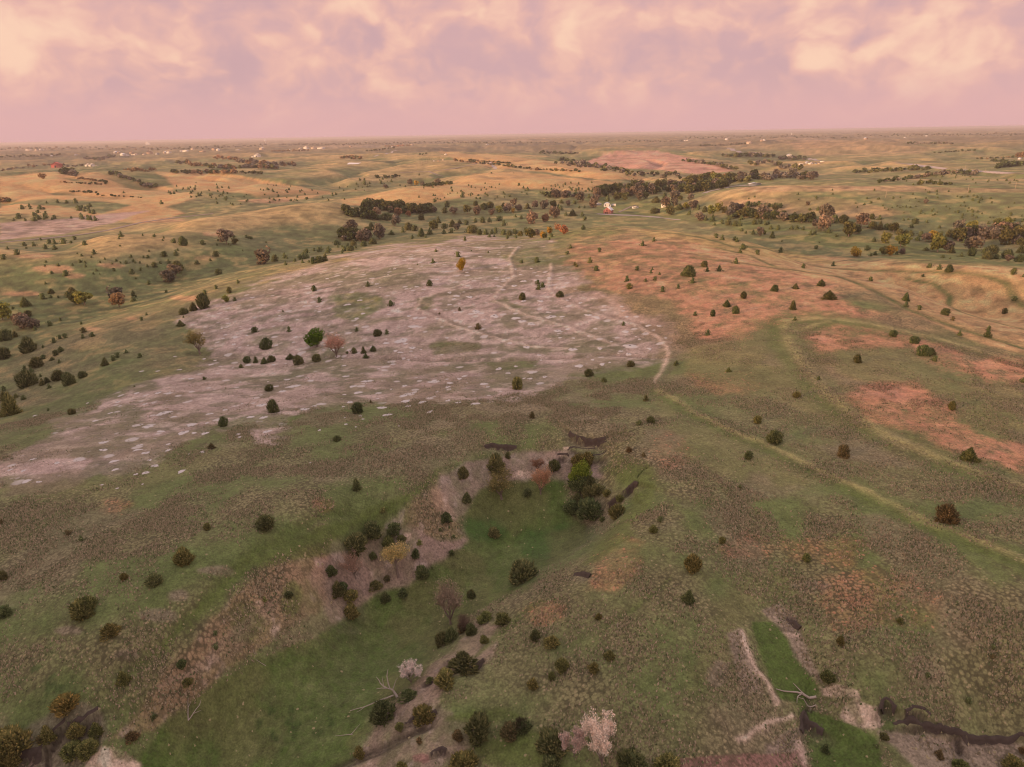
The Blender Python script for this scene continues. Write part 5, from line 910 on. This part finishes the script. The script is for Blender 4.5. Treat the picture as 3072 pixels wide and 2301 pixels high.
def house(name, label, px, py, wpx, wall='white', roof='slate', yaw=0, depth=1.3, eave=.42, rise=.30, doors=(), wins=(), cat='house', group=None, side='gable', lean=None):
    """gabled building, gable towards -Y; sizes as fractions of its width"""
    (x, y, z), w = metres(px, py, wpx); w = max(w, 3); d = w*depth; he = w*eave; hr = w*rise; a = w/2; z0 = -.6
    e = bpy.data.objects.new(name, None); COL.objects.link(e); e.location = (x, y, z+.05); e.rotation_euler = (0, 0, math.radians(yaw))
    if side == 'long': a, d = d/2, w*.0+2*a   # ridge runs across the view
    V = np.array([(-a,0,z0),(a,0,z0),(a,d,z0),(-a,d,z0),(-a,0,he),(a,0,he),(a,d,he),(-a,d,he),(0,0,he+hr),(0,d,he+hr)], float)
    me = mesh_np('wall', V, [np.array([(0,1,5,4),(1,2,6,5),(2,3,7,6),(3,0,4,7)]), np.array([(4,5,8),(6,7,9)])], (MW[wall],)); link('wall', me, parent=e)
    t = max(.12, w*.015); ov = w*.05; n = []
    for s in (-1, 1):
        p0 = (s*(a+ov), -ov, he-hr*ov/a+.02); p1 = (0, -ov, he+hr+.02); P = [p0, p1, (0, d+ov, p1[2]), (p0[0], d+ov, p0[2])]
        P = P+[(q[0], q[1], q[2]+t) for q in P]; R = np.array([(0,1,2,3),(4,7,6,5),(0,4,5,1),(1,5,6,2),(2,6,7,3),(3,7,4,0)])
        link('roof', mesh_np('roof', np.array(P, float), [R if s < 0 else R[:, ::-1]], (MW[roof],)), parent=e)
    for u, ww, hh, zz in doors: link('door', bmx('door', [(u*a-ww*w/2, u*a+ww*w/2, -.06, .04, zz*w, (zz+hh)*w)], MW['dark']), parent=e)
    for u, ww, hh, zz in wins: link('window', bmx('window', [(u*a-ww*w/2, u*a+ww*w/2, -.05, .04, zz*w, (zz+hh)*w)], MW['dark']), parent=e)
    if lean: link('annex', bmx('annex', [(a+.01, a+w*lean, d*.2, d*.9, z0, he*.7)], MW[wall]), parent=e)
    return tag(e, label, cat, group), w
barn, bw = house('barn', 'faded red barn with a bright white metal roof in the farmyard', 1821, 641, 23, 'red', 'roof', -24, 1.25, .42, .40, doors=[(-.42,.10,.20,0),(0,.16,.26,0),(.55,.08,.16,.02)], wins=[(-.05,.14,.14,.38)], cat='barn')
# round-topped shed
def quonset(px, py, wpx, yaw):
    (x, y, z), w = metres(px, py, wpx); e = bpy.data.objects.new('round_roof_shed', None); COL.objects.link(e); e.location = (x, y, z); e.rotation_euler = (0, 0, math.radians(yaw)); n = 14; r = w/2; d = w*1.3
    ring = [(-r, -.5)]+[(-r*math.cos(i/n*math.pi), .15*r+r*.95*math.sin(i/n*math.pi)) for i in range(n+1)]+[(r, -.5)]; m = len(ring)
    V = [(a, 0, b) for a, b in ring]+[(a, d, b) for a, b in ring]
    link('shell', mesh_np('shell', np.array(V, float), [np.array([(i, i+1, m+i+1, m+i) for i in range(m-1)])], (MW['roof'],)), parent=e)
    me = bpy.data.meshes.new('end_wall'); me.from_pydata([(a*.985, .08, b*.985) for a, b in ring], [], [list(range(m))[::-1]]); me.materials.append(MW['white']); link('end_wall', me, parent=e)
    for u in (-.55, .62): link('window', bmx('window', [(u*r-w*.045, u*r+w*.045, -.03, .05, w*.14, w*.36)], MW['dark']), parent=e)
    tag(e, 'white round-roofed shed with two dark openings behind the red barn', 'shed')
quonset(1822, 621, 21, -6)
house('shed', 'long low grey shed with pale roof left of the round-roofed shed', 1797, 616, 15, 'grey', 'roof', 4, .8, .30, .12, side='gable', cat='shed')
house('shed', 'low weathered shed at the left end of the farm sheds', 1786, 617, 9, 'slate', 'slate', 4, .8, .40, .12, cat='shed')
(x, y, z), w = metres(1841, 619, 12)
e = bpy.data.objects.new('storage_tank', None); COL.objects.link(e); e.location = (x, y, z); nn = 16
ringv = [(math.cos(i/nn*6.283)*w*.30, math.sin(i/nn*6.283)*w*.30) for i in range(nn)]
V = [(-w*.5, a, b+w*.33) for a, b in ringv]+[(w*.5, a, b+w*.33) for a, b in ringv]+[(-w*.58, 0, w*.33), (w*.58, 0, w*.33)]
F3 = [(i, 2*nn, (i+1) % nn) for i in range(nn)]+[(nn+i, nn+(i+1) % nn, 2*nn+1) for i in range(nn)]
link('tank', mesh_np('tank', np.array(V, float), [np.array([(i, nn+i, nn+(i+1) % nn, (i+1) % nn) for i in range(nn)]), np.array(F3)], (MW['galv'],), smooth=True), parent=e)
for s in (-.3, .3): link('leg', bmx('leg', [(s*w-.1, s*w+.1, -w*.2, w*.2, -.4, w*.12)], MW['grey']), parent=e)
tag(e, 'bluish grey tank lying right of the round-roofed shed', 'tank')
house('poultry_house', 'long white building with open front alone on the farm lawn', 1907, 625, 18, 'white', 'slate', 8, .55, .30, .14, wins=[(-.7,.1,.12,.10),(-.35,.1,.12,.10),(0,.1,.12,.10),(.35,.1,.12,.10)], cat='shed')
house('farmhouse', 'white farmhouse half hidden by a pinkish tree right of the farm lawn', 1993, 622, 18, 'white', 'slate', -10, 1.0, .50, .30, wins=[(-.6,.12,.14,.2),(.2,.12,.14,.2)], doors=[(-.15,.1,.22,0)])
# scattered farmsteads
FH = [(168,503,25,'bright','bright','bright red barn with white doors on the crest at far left','barn',.8,[(-.1,.18,.24,0)]),(262,499,13,'white','cream','large white house beside the cars on the left hill, left wing','house',.8,[(0,.2,.2,0)]),(274,499,14,'white','cream','large white house on the left hill, right wing','house',.8,[(0,.2,.2,0)]),
 (771,471,18,'white','cream','white house with wide gables above the rusty woods','house',.9,[(-.2,.15,.2,0)]),(757,472,6,'white','roof','tiny white shed left of the white gabled house','shed',.9,[]),(80,452,8,'white','cream','pale farmhouse at far left, leftmost on the skyline','house',.9,[]),(88,452,8,'cream','roof','pale farm shed just right of the leftmost farmhouse','shed',.9,[]),
 (108,452,8,'cream','slate','small cream building fourth along the far left skyline','house',.9,[]),(122,451,8,'white','slate','small white building fifth along the far left skyline','house',.9,[]),(133,451,7,'cream','slate','small cream building at the right end of the far left row','house',.9,[]),(227,466,8,'white','slate','white house standing alone in the far left woods','house',.9,[]),(152,469,6,'white','roof','tiny white shed in the hedge at far left','shed',.9,[]),
 (344,460,10,'grey','roof','grey building topmost of the left village','house',.8,[]),(356,459,8,'tanw','roof','tan building beside the grey one in the left village','house',.8,[]),(365,467,12,'white','roof','white building lowest left in the village','house',.8,[]),(379,468,12,'white','slate','white building second along the lower village row','house',.8,[]),(404,466,20,'white','tanw','wide white building in the middle of the village','house',.5,[(-.5,.08,.2,0),(.3,.08,.2,0)]),
 (394,461,12,'tanw','tanw','tan roofed house behind the wide white village building','house',.8,[]),(432,465,9,'cream','tanw','cream house right of the wide white village building','house',.8,[]),(449,462,16,'tanw','tanw','large tan house in the village','house',.7,[]),(470,464,9,'grey','slate','grey house at the right end of the village','house',.8,[]),(493,460,9,'cream','roof','cream house on the slope right of the village','house',.8,[]),(505,460,11,'white','tanw','white house with tan roof right of the village','house',.8,[]),
 (544,455,9,'white','tanw','small white house left of the long white shed','house',.8,[]),(555,455,18,'white','roof','long white shed on the far left slope','shed',.4,[]),(605,456,16,'tanw','tanw','wide tan house right of the long white shed','house',.6,[]),(640,451,12,'tanw','slate','tan house on the far ridge','house',.7,[]),(652,452,9,'white','roof','small white shed beside the tan ridge house','shed',.8,[]),(577,449,9,'cream','tanw','cream house above the long white shed','house',.8,[]),
 (712,451,12,'grey','roof','grey shed on the far ridge','shed',.5,[]),(784,449,12,'cream','roof','cream house beyond the white gabled house','house',.7,[]),(868,452,6,'white','roof','tiny white shed left of the crest sheds','shed',.8,[]),(903,453,12,'white','roof','low white shed below the crest farm','shed',.5,[]),(900,447,8,'cream','roof','small cream building at the left end of the crest farm','house',.8,[]),(917,447,14,'white','tanw','white house with tan roof in the crest farm','house',.7,[]),(940,447,14,'cream','tanw','cream house in the middle of the crest farm','house',.7,[]),(962,447,22,'white','roof','long white shed at the right end of the crest farm','shed',.35,[]),
 (1052,441,9,'tanw','roof','small tan building on the far skyline','house',.8,[]),(1176,442,6,'white','roof','tiny white shed before the far orange wood','shed',.8,[]),(1235,437,9,'cream','tanw','cream house in the far orange wood','house',.8,[]),(1302,484,4,'white','roof','tiny white hut below the power line','hut',.9,[]),(1315,484,9,'tanw','tanw','low tan shed below the power line','shed',.5,[]),(1329,481,6,'cream','tanw','small cream shed right of the tan shed below the power line','shed',.9,[]),(1336,465,6,'white','roof','tiny white shed under the pylon','shed',.8,[]),
 (1459,434,4,'white','roof','tiny white building left of a pair on the far plain','house',.9,[]),(1464,434,4,'white','roof','tiny white building right of a pair on the far plain','house',.9,[]),(2056,423,5,'white','roof','white farm building at far right, left of a pair','house',.9,[]),(2062,423,6,'white','roof','white farm building at far right, right of a pair','house',.9,[]),(2180,420,9,'white','roof','white shed on the far plain at right','shed',.7,[]),(2249,432,15,'cream','tanw','cream house on the tree-lined knoll','house',.7,[(0,.1,.2,0)]),
 (2285,424,9,'tanw','roof','tan barn beyond the knoll house','barn',.9,[]),(2293,422,7,'white','roof','tall white shed beside the tan barn','shed',1.2,[]),(2369,473,17,'white','roof','white metal barn among dark trees in the far draw','barn',.7,[]),(2405,494,14,'white','roof','white shed at the left end of the right-hand farm','shed',.6,[]),(2423,491,10,'grey','roof','grey roofed building second in the right-hand farm','house',.8,[]),(2433,493,12,'white','slate','white house third in the right-hand farm','house',.8,[(0,.2,.2,0)]),
 (2449,492,7,'grey','slate','small grey shed in the right-hand farm','shed',.8,[]),(2459,492,7,'cream','slate','small cream shed in the right-hand farm','shed',.8,[]),(2467,486,12,'white','roof','white roofed shed behind the right-hand farm','shed',.6,[]),(2266,557,36,'grey','roof','long low shed with white roof beside the farm lane','shed',.25,[]),(2560+172/4.3,418,9,'tanw','roof','tan building on the far right skyline','house',.9,[]),(2716,414,5,'white','roof','tiny white building on the far right plain','house',.9,[]),(2780,409,6,'white','roof','tiny white building near the right skyline','house',.9,[]),(3062,478,8,'white','roof','white roofed house in the dark grove at the right edge','house',.8,[])]
for px, py, w, wl, rf, lb, ct, dp, dr in FH:
    long_ = dp < .65
    house({'barn': 'barn', 'shed': 'shed', 'hut': 'hut'}.get(ct, 'house'), lb, px, py, w, wl, rf, rng.uniform(-20, 20), dp if not long_ else dp, .36 if not long_ else .16, .26 if not long_ else .08, doors=[] if w < 11 else dr, cat=ct)
# tall things on the skyline
def tower(name, label, px, py, hpx, kind, cat):
    (x, y, z), h = metres(px, py, hpx); e = bpy.data.objects.new(name, None); COL.objects.link(e); e.location = (x, y, z)
    def cyl(nm, r0, r1, z0, z1, m, n=12):
        V, Q = tube([[0, 0, z0]], [[0, 0, z1]], [r0], [r1], n); cap = np.array([list(range(n, 2*n))]); link(nm, mesh_np(nm, V, [Q, cap], (m,), smooth=False), parent=e)
    if kind == 'water': cyl('stem', h*.08, h*.05, -2, h*.7, MW['white']); cyl('bowl', h*.10, h*.26, h*.62, h*.78, MW['white']); cyl('dome', h*.26, h*.08, h*.78, h, MW['white'])
    elif kind == 'elevator':
        for k, u in enumerate((-1.2, -.6, 0, .6, 1.2)):
            V, Q = tube([[u*h*.5, 0, -2]], [[u*h*.5, 0, h*.7]], [h*.25], [h*.25], 12); link('silo', mesh_np('silo', V, [Q, np.array([list(range(12, 24))])], (MW['white'],)), parent=e)
        link('headhouse', bmx('headhouse', [(-h*.4, h*.4, -h*.15, h*.15, h*.7, h)], MW['white']), parent=e)
    tag(e, label, cat)
tower('water_tower', 'slim white water tower on the skyline left of centre', 797, 433, 13, 'water', 'water tower')
tower('water_tower', 'small white water tower on the right skyline', 2374, 407, 8, 'water', 'water tower')
tower('water_tower', 'faint white water tower on the skyline right of the slim one', 1046, 424, 7, 'water', 'water tower')
tower('grain_elevator', 'white grain elevator on the far left skyline', 444, 434, 8, 'elevator', 'grain elevator')
# poles
def pole_mesh():
    V, Q = tube([[0, 0, -.8]], [[0, 0, 11]], [.24], [.16], 6); return mesh_np('pole', V, [Q], (MW['wood'],)), bmx('crossarm', [(-1.5, 1.5, -.1, .1, 9.9, 10.15)], MW['wood'])
PM, CM = pole_mesh()
PL = [(1194,515,14,'left-end'),(1249.5,507,15,'second'),(1265.5,497,12,'third'),(1280,489,9,'fourth'),(1285.5,484,8,'fifth'),(1292,481,8,'sixth'),(1298,479,7,'seventh'),(1303,477,7,'eighth'),(1308.5,472,7,'ninth'),(1313.5,469,6.5,'tenth'),(1318.5,466,6,'eleventh'),(1322.5,463,6,'topmost')]
for px, py, hp, wd in PL:
    (x, y, z), h = metres(px, py, hp); e = bpy.data.objects.new('utility_pole', None); COL.objects.link(e); e.location = (x, y, z); s = h/11*1.15
    link('pole', PM, sc=(s*1.5, s*1.5, s), parent=e); link('crossarm', CM, sc=(s, s, s), parent=e)
    tag(e, f'{wd} wooden pole of the power line climbing the far ridge from the left' if wd not in ('left-end', 'topmost') else f'{wd} wooden pole of the power line climbing the far ridge', 'utility pole', 'power line poles on the ridge')
for px, py, hp, lb in ((2657,592,20,'wooden pole standing alone left on the far right slope'),(2904,575,20,'wooden pole on the far right slope, second from the right edge'),(3045,567,20,'wooden pole on the far right slope nearest the right edge'),(2270,598,18,'faint wooden pole above the dark cedar grove right of the farm'),(2896,507,11,'small pole beside the gravel road at left'),(2956,515,11,'small pole beside the gravel road at right')):
    (x, y, z), h = metres(px, py, hp); e = bpy.data.objects.new('utility_pole', None); COL.objects.link(e); e.location = (x, y, z); s = h/11
    link('pole', PM, sc=(s*1.6, s*1.6, s), parent=e); link('crossarm', CM, sc=(s, s, s), parent=e); tag(e, lb, 'utility pole', 'utility poles at right')
for px, u in ((1323.5, 'left'), (1327, 'right')):
    (x, y, z), h = metres(px, 461, 13); V, Q = tube([[0, 0, -.8]], [[0, 0, h]], [h*.05], [h*.035], 6); o = link('steel_post', mesh_np('steel_post', V, [Q], (MW['wood'],)), (x, y, z)); tag(o, f'tall tan post at the top of the ridge, {u} of the pair', 'post')
for px, py, w, lb in ((188,501,9,'dark vehicle right of the bright red barn'),(198,500,8,'silver vehicle second right of the red barn'),(210,499,6,'small white vehicle third right of the red barn'),(291,498,8,'cream trailer right of the white hill house')):
    (x, y, z), wm = metres(px, py, w); wm = min(wm, 9); e = bpy.data.objects.new('parked_vehicle', None); COL.objects.link(e); e.location = (x, y, z); e.rotation_euler = (0, 0, .2)
    m = MW['white'] if 'white' in lb or 'cream' in lb else MW['galv'] if 'silver' in lb else MW['slate']
    link('body', bmx('body', [(-wm/2, wm/2, -1, 1, .35, 1.2)], m), parent=e); link('cabin', bmx('cabin', [(-wm*.3, wm*.25, -.85, .85, 1.2, 1.9)], MW['dark']), parent=e)
    for a in (-.33, .33): link('wheel', bmx('wheel', [(a*wm-.35, a*wm+.35, -1.05, 1.05, 0, .7)], MW['dark']), parent=e)
    tag(e, lb, 'vehicle')
# lanes and tracks: ribbons laid on the ground
def lane(name, pts, w, m, lift=None):
    P = []
    for a, b in zip(pts[:-1], pts[1:]):
        n = max(2, int(math.hypot(b[0]-a[0], b[1]-a[1])/4))
        for k in range(n): P.append((a[0]+(b[0]-a[0])*k/n, a[1]+(b[1]-a[1])*k/n))
    P.append(pts[-1]); Q = np.array([hit(*p)[:2] for p in P]); r_ = np.hypot(Q[:, 0], Q[:, 1]); keep = np.concatenate([[True], np.abs(np.diff(np.log(r_))) < .5]); Q = Q[keep]
    K = np.ones(5)/5
    if len(Q) > 8:
        q2 = Q.copy(); q2[2:-2] = np.stack([np.convolve(Q[:, i], K, 'valid') for i in (0, 1)], 1); Q = q2
    out = [Q[0]]
    for a, b in zip(Q[:-1], Q[1:]):
        n = max(1, int(np.hypot(*(b-a))/6))
        for k in range(1, n+1): out.append(a+(b-a)*k/n)
    Q = np.array(out); T = np.gradient(Q, axis=0); T /= np.linalg.norm(T, axis=1)[:, None]+1e-9; Nn = np.stack([-T[:, 1], T[:, 0]], 1)
    rr = np.hypot(Q[:, 0], Q[:, 1]); L = []
    for s in np.linspace(-.5, .5, 5):
        q = Q+Nn*s*w; zz = hgt(q[:, 0], q[:, 1])+(.05+rr*.00022 if lift is None else lift)-(.05 if abs(s) == .5 else 0)*(rr < 500)
        L.append(np.stack([q[:, 0], q[:, 1], zz], 1))
    V = np.stack(L, 1).reshape(-1, 3); n = len(Q); F = np.array([[i*5+j, i*5+j+1, (i+1)*5+j+1, (i+1)*5+j] for i in range(n-1) for j in range(4)])
    o = link(name, mesh_np(name, V, [F], (m,), smooth=True)); o['kind'] = 'structure'
M_DIRT = mat('dry_dirt', (.36,.28,.24), .95, .25, .3); M_GRAV = mat('pale_gravel', (.46,.39,.36), .95, .15, .3)
lane('dirt_road', [(0,728),(60,722),(150,714),(250,703),(330,690),(420,668),(520,654),(640,641)], 6, M_DIRT)
lane('gravel_road', [(2688,489),(2740,494),(2790,501),(2838,507)], 8, M_GRAV); lane('gravel_road', [(2874,509),(2950,514),(3010,518),(3075,521)], 7, M_GRAV)
lane('gravel_road', [(2183,444),(2205,452),(2222,458)], 18, M_GRAV); lane('gravel_road', [(2250,456),(2290,462),(2328,466)], 18, M_GRAV); lane('gravel_road', [(2425,476),(2440,480),(2460,482)], 12, M_GRAV)
lane('farm_lane', [(2114,580),(2124,574),(2145,571),(2175,563),(2210,558),(2245,556)], 7, M_GRAV); lane('farm_lane', [(1856,637),(1870,631),(1884,624),(1895,619)], 3, M_DIRT)
lane('creek_bed', [(1790,642),(1850,645),(1885,646),(1920,648),(1960,651),(1985,653)], 9, M_GRAV); lane('creek_bed', [(1985,654),(2010,657),(2040,660)], 3, M_GRAV)
lane('farm_track', [(1200,518),(1285,515),(1340,509),(1390,500),(1430,491)], 6, M_DIRT); lane('farm_track', [(1287,515),(1300,521),(1315,527),(1330,529)], 4, M_DIRT); lane('farm_track', [(1462,489),(1478,495),(1488,508)], 7, M_GRAV); lane('farm_track', [(1157,463),(1172,457),(1190,451)], 9, M_GRAV); lane('farm_track', [(1123,470),(1136,465)], 9, M_GRAV)
lane('pond', [(1042,492),(1060,492),(1078,491)], 20, MW['roof'])
# crumbling faces of the cut banks
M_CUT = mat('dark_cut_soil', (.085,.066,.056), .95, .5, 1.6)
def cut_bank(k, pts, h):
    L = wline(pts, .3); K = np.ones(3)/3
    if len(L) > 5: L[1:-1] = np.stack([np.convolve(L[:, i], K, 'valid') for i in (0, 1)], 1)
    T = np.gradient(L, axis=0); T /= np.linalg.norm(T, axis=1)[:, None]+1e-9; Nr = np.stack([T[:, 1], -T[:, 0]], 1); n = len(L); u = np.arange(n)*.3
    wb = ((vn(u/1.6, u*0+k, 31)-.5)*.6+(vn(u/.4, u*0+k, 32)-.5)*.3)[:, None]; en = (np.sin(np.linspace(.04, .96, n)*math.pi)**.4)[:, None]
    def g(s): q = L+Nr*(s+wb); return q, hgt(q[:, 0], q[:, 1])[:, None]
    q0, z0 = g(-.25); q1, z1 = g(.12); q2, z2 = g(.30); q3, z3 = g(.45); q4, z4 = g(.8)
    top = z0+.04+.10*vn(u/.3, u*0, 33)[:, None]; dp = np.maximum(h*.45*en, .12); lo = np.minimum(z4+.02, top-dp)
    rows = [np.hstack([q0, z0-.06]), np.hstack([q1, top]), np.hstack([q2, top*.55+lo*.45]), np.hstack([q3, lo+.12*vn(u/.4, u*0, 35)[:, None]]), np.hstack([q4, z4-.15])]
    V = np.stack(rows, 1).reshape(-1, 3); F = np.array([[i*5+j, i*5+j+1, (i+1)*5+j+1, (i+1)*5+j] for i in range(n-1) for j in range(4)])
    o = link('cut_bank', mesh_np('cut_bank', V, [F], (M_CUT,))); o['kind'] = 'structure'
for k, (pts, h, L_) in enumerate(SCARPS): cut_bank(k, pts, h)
# ---------------------------------------------------------------- burrow mounds on the grazed ground
M_MOUND = mat('pale_scraped_soil', (.62,.58,.56), .95, .12, 2.5); M_HOLE = mat('burrow_shadow_soil', (.06,.045,.04), .95, .1, 2)
def mound_mesh(seed):
    r = random.Random(seed); n = 20; V = [(0, 0, .16)]; ph = [r.random()*6.28 for _ in range(4)]
    for q, (rad, zz) in enumerate(((.35, .17), (.7, .11), (1.0, -.06))):
        for k in range(n):
            a = k/n*6.283; w = 1+(.16*math.sin(2*a+ph[0])+.14*math.sin(3*a+ph[1])+.10*math.sin(5*a+ph[2])+.06*math.sin(9*a+ph[3]))*(q+1)/3
            V.append((math.cos(a)*rad*w, math.sin(a)*rad*w*.9, zz+r.uniform(-.015, .015)))
    T = [(0, 1+k, 1+(k+1) % n) for k in range(n)]; Q = [(1+q*n+k, 1+(q+1)*n+k, 1+(q+1)*n+(k+1) % n, 1+q*n+(k+1) % n) for q in range(2) for k in range(n)]
    return mesh_np('burrow_mound', np.array(V, float), [np.array(T), np.array(Q)], (M_MOUND,), smooth=True)
MOUNDS = [mound_mesh(k) for k in range(6)]
HOLE = mesh_np('burrow_hole', np.array([(math.cos(k/8*6.283)*.2, math.sin(k/8*6.283)*.2, .185) for k in range(8)]+[(0, 0, .15)]), [np.array([(k, (k+1) % 8, 8) for k in range(8)])], (M_HOLE,))
ML = zc(0,1200,S2,[(945,472,64),(172,526,56),(250,531,36),(660,551,28),(760,573,22),(1175,463,54),(1312,337,44),(1005,426,46),(880,482,34),(670,324,62),(668,276,70),(1330,216,56),(1240,160,70),(1190,211,80),(1625,110,46),(2070,196,26),(225,102,28),(66,453,34),(152,458,34),(924,546,14),(1090,287,34),(905,292,40),(1340,150,30),(745,452,40),(970,390,34),(1555,240,40),(1545,222,44),(2010,408,18),(1226,350,16),(210,385,40),(965,172,60),(1040,204,50),(1258,214,40),(1360,90,56),(1700,34,70),(1460,64,44),(1710,112,56),(1730,205,60),(1975,60,70)])
ML += zc(1024,1200,S2,[(870,24,62),(758,17,50),(522,16,58),(415,10,80),(30,157,34),(140,124,22),(262,50,70),(298,96,60),(372,169,18),(575,76,50),(124,104,20),(94,175,18),(434,40,40),(12,44,30),(28,114,26),(690,4,40)])
ML += zc(0,700,S2,[(918,894,32),(1022,893,30),(1163,884,34),(940,1107,34),(1060,1165,100),(955,1250,60),(1900,992,100),(1690,1113,60),(1830,1024,60),(1626,1190,46),(1096,1038,40),(1525,674,44),(1514,720,40),(1322,814,30),(1394,824,28),(1134,798,26),(1600,662,26),(1607,726,20),(885,1036,40),(566,1101,22),(1125,1190,40)])
ML += zc(1024,700,S2,[(400,1054,60),(75,992,50),(165,958,70),(870,1104,62),(925,976,60),(1318,930,40),(1360,541,70),(990,536,70),(303,269,20),(650,787,26),(1130,862,30),(1222,942,40),(410,988,40),(110,1032,70),(600,955,50),(765,942,40),(690,996,40),(1020,878,50),(1130,550,60),(1170,570,60),(1230,590,50),(1400,632,50),(1870,730,70),(1840,638,50),(1540,860,70),(1690,848,50),(830,412,50),(745,405,50),(700,462,40),(740,512,40),(870,505,80),(1290,440,50),(1180,438,40),(1430,540,40),(1650,545,60),(1600,530,50),(140,520,40),(100,552,40),(40,462,50),(120,434,40),(480,548,60),(470,604,70),(440,536,40),(1080,290,50),(1180,310,60),(1120,340,50),(380,700,70),(400,694,60),(290,712,50),(460,742,50),(1500,752,60),(1200,738,50),(1000,222,30),(900,150,30)])
while len(ML) < 285:
    px, py = rng.uniform(60, 2000), rng.uniform(735, 1400); (x, y, z), _ = metres(px, py, 1)
    i = int(np.argmin(np.abs(AZ-math.atan2(x, y)))); j = int(np.argmin(np.abs(RR-math.hypot(x, y))))
    if tw[j*NA+i] > .75 and fbm(np.array([x/30]), np.array([y/30]), 300, 2)[0] > .45: ML.append((px, py, rng.uniform(6, 20)*(py/1050)))
mitems = []
for px, py, w in ML:
    (x, y, z), wm = metres(px, py, w); wm = min(max(wm, .5), 4.2)/2; ex = .8
    gx = (hgt(np.array([x+ex]), np.array([y]))-hgt(np.array([x-ex]), np.array([y])))[0]/(2*ex); gy = (hgt(np.array([x]), np.array([y+ex]))-hgt(np.array([x]), np.array([y-ex])))[0]/(2*ex)
    nrm = Vector((-gx, -gy, 1)).normalized(); q = nrm.to_track_quat('Z', 'Y')
    o = bpy.data.objects.new('burrow_mound', rng.choice(MOUNDS)); COL.objects.link(o); o.location = (x, y, z-.01); o.rotation_euler = q.to_euler()
    o.scale = (wm*rng.uniform(.9, 1.2), wm*rng.uniform(.8, 1.1), min(1.3, .6+wm*.4)); tag(o, 'low pale mound of scraped soil round a small burrow on the grazed ground', 'burrow mound', 'pale burrow mounds on the grazed ground')
    if w > 17: mitems.append([o, ('wide' if w > 28 else 'broad' if w > 24 else 'medium' if w > 20 else 'small')+' pale burrow mound '+(near(px, py, 220) or zone(px, py)), px])
    if w > 14 and rng.random() < .6: link('burrow_hole', HOLE, parent=o)
finish_labels(mitems)
# ---------------------------------------------------------------- standing bunch grass nearest the flight point
def tufts(n=160000):
    r = np.random.default_rng(5); keepx = []; tot = 0
    wgt = (TUFT*(RV < 240)*(RV > 50)*(np.abs(np.arctan2(XX, YY)) < .95)).astype(np.float64); gate = sst(fbm(XX/6, YY/6, 401, 4), .42, .60); wgt *= gate
    cellA = RV*RV; p = wgt*cellA; p /= p.sum(); idx = r.choice(len(XX), n, p=p)
    x = XX[idx]+r.normal(0, .35, n); y = YY[idx]+r.normal(0, .35, n); z = hgt(x, y); red = REDT[idx]*(r.random(n) < .9)
    h = .16+.26*r.random(n); w = .05+.17*r.random(n)**2; V = []; a0 = r.random(n)*6.28
    for k in range(3):
        a = a0+k*2.09; V.append(np.stack([x+np.cos(a)*w, y+np.sin(a)*w, z-.03], 1))
    V.append(np.stack([x+r.normal(0, .08, n), y+r.normal(0, .08, n), z+h], 1)); V = np.stack(V, 1).reshape(-1, 3); i = np.arange(n)*4
    F = np.concatenate([np.stack([i, i+1, i+3], 1), np.stack([i+1, i+2, i+3], 1), np.stack([i+2, i, i+3], 1)])
    t = r.random((n, 1)); base = np.array([.40, .31, .21])*t+np.array([.27, .23, .14])*(1-t); rc = np.array([.52, .28, .19])*(.7+.5*t); cc = base*(1-red[:, None])+rc*red[:, None]
    gr = (r.random(n) < .22)[:, None]; cc = np.where(gr, np.array([[.13, .15, .07]]), cc)
    me = mesh_np('bunch_grass', V, [F], (M_TINT,), tone=np.repeat(.2+.45*r.random(n), 4)); at = me.attributes.new('tint', 'FLOAT_COLOR', 'POINT'); at.data.foreach_set('color', np.repeat(np.concatenate([cc, np.ones((n, 1))], 1), 4, 0).astype(np.float32).ravel())
    tag(link('bunch_grass', me), 'dry bunch grass clumps standing over the near slopes', 'grass', kind='stuff')
tufts()
# ---------------------------------------------------------------- evening air
def haze():
    R2, zb, zt = 42000.0, float(GZ.min())-1.5, max(CAMH+3, float(GZ.max())+6)
    V = [(-R2,-R2,zb),(R2,-R2,zb),(R2,R2,zb),(-R2,R2,zb),(-R2,-R2,zt),(R2,-R2,zt),(R2,R2,zt),(-R2,R2,zt)]
    m = bpy.data.materials.new('evening_haze'); m.use_nodes = True; t = m.node_tree; t.nodes.clear(); N = NT(t)
    v = N.n('ShaderNodeVolumePrincipled', {'Color': (.93, .85, .86, 1), 'Density': HAZE_D, 'Anisotropy': .1}); N.n('ShaderNodeOutputMaterial', {'Volume': v.outputs[0]})
    me = bpy.data.meshes.new('haze'); me.from_pydata(V, [], [(0,3,2,1),(4,5,6,7),(0,1,5,4),(1,2,6,5),(2,3,7,6),(3,0,4,7)]); me.materials.append(m)
    o = link('haze', me); o['kind'] = 'stuff'; o['label'] = 'thin pinkish evening haze over the far farmland'; o['category'] = 'haze'
HAZE_D = 0.00008
haze()
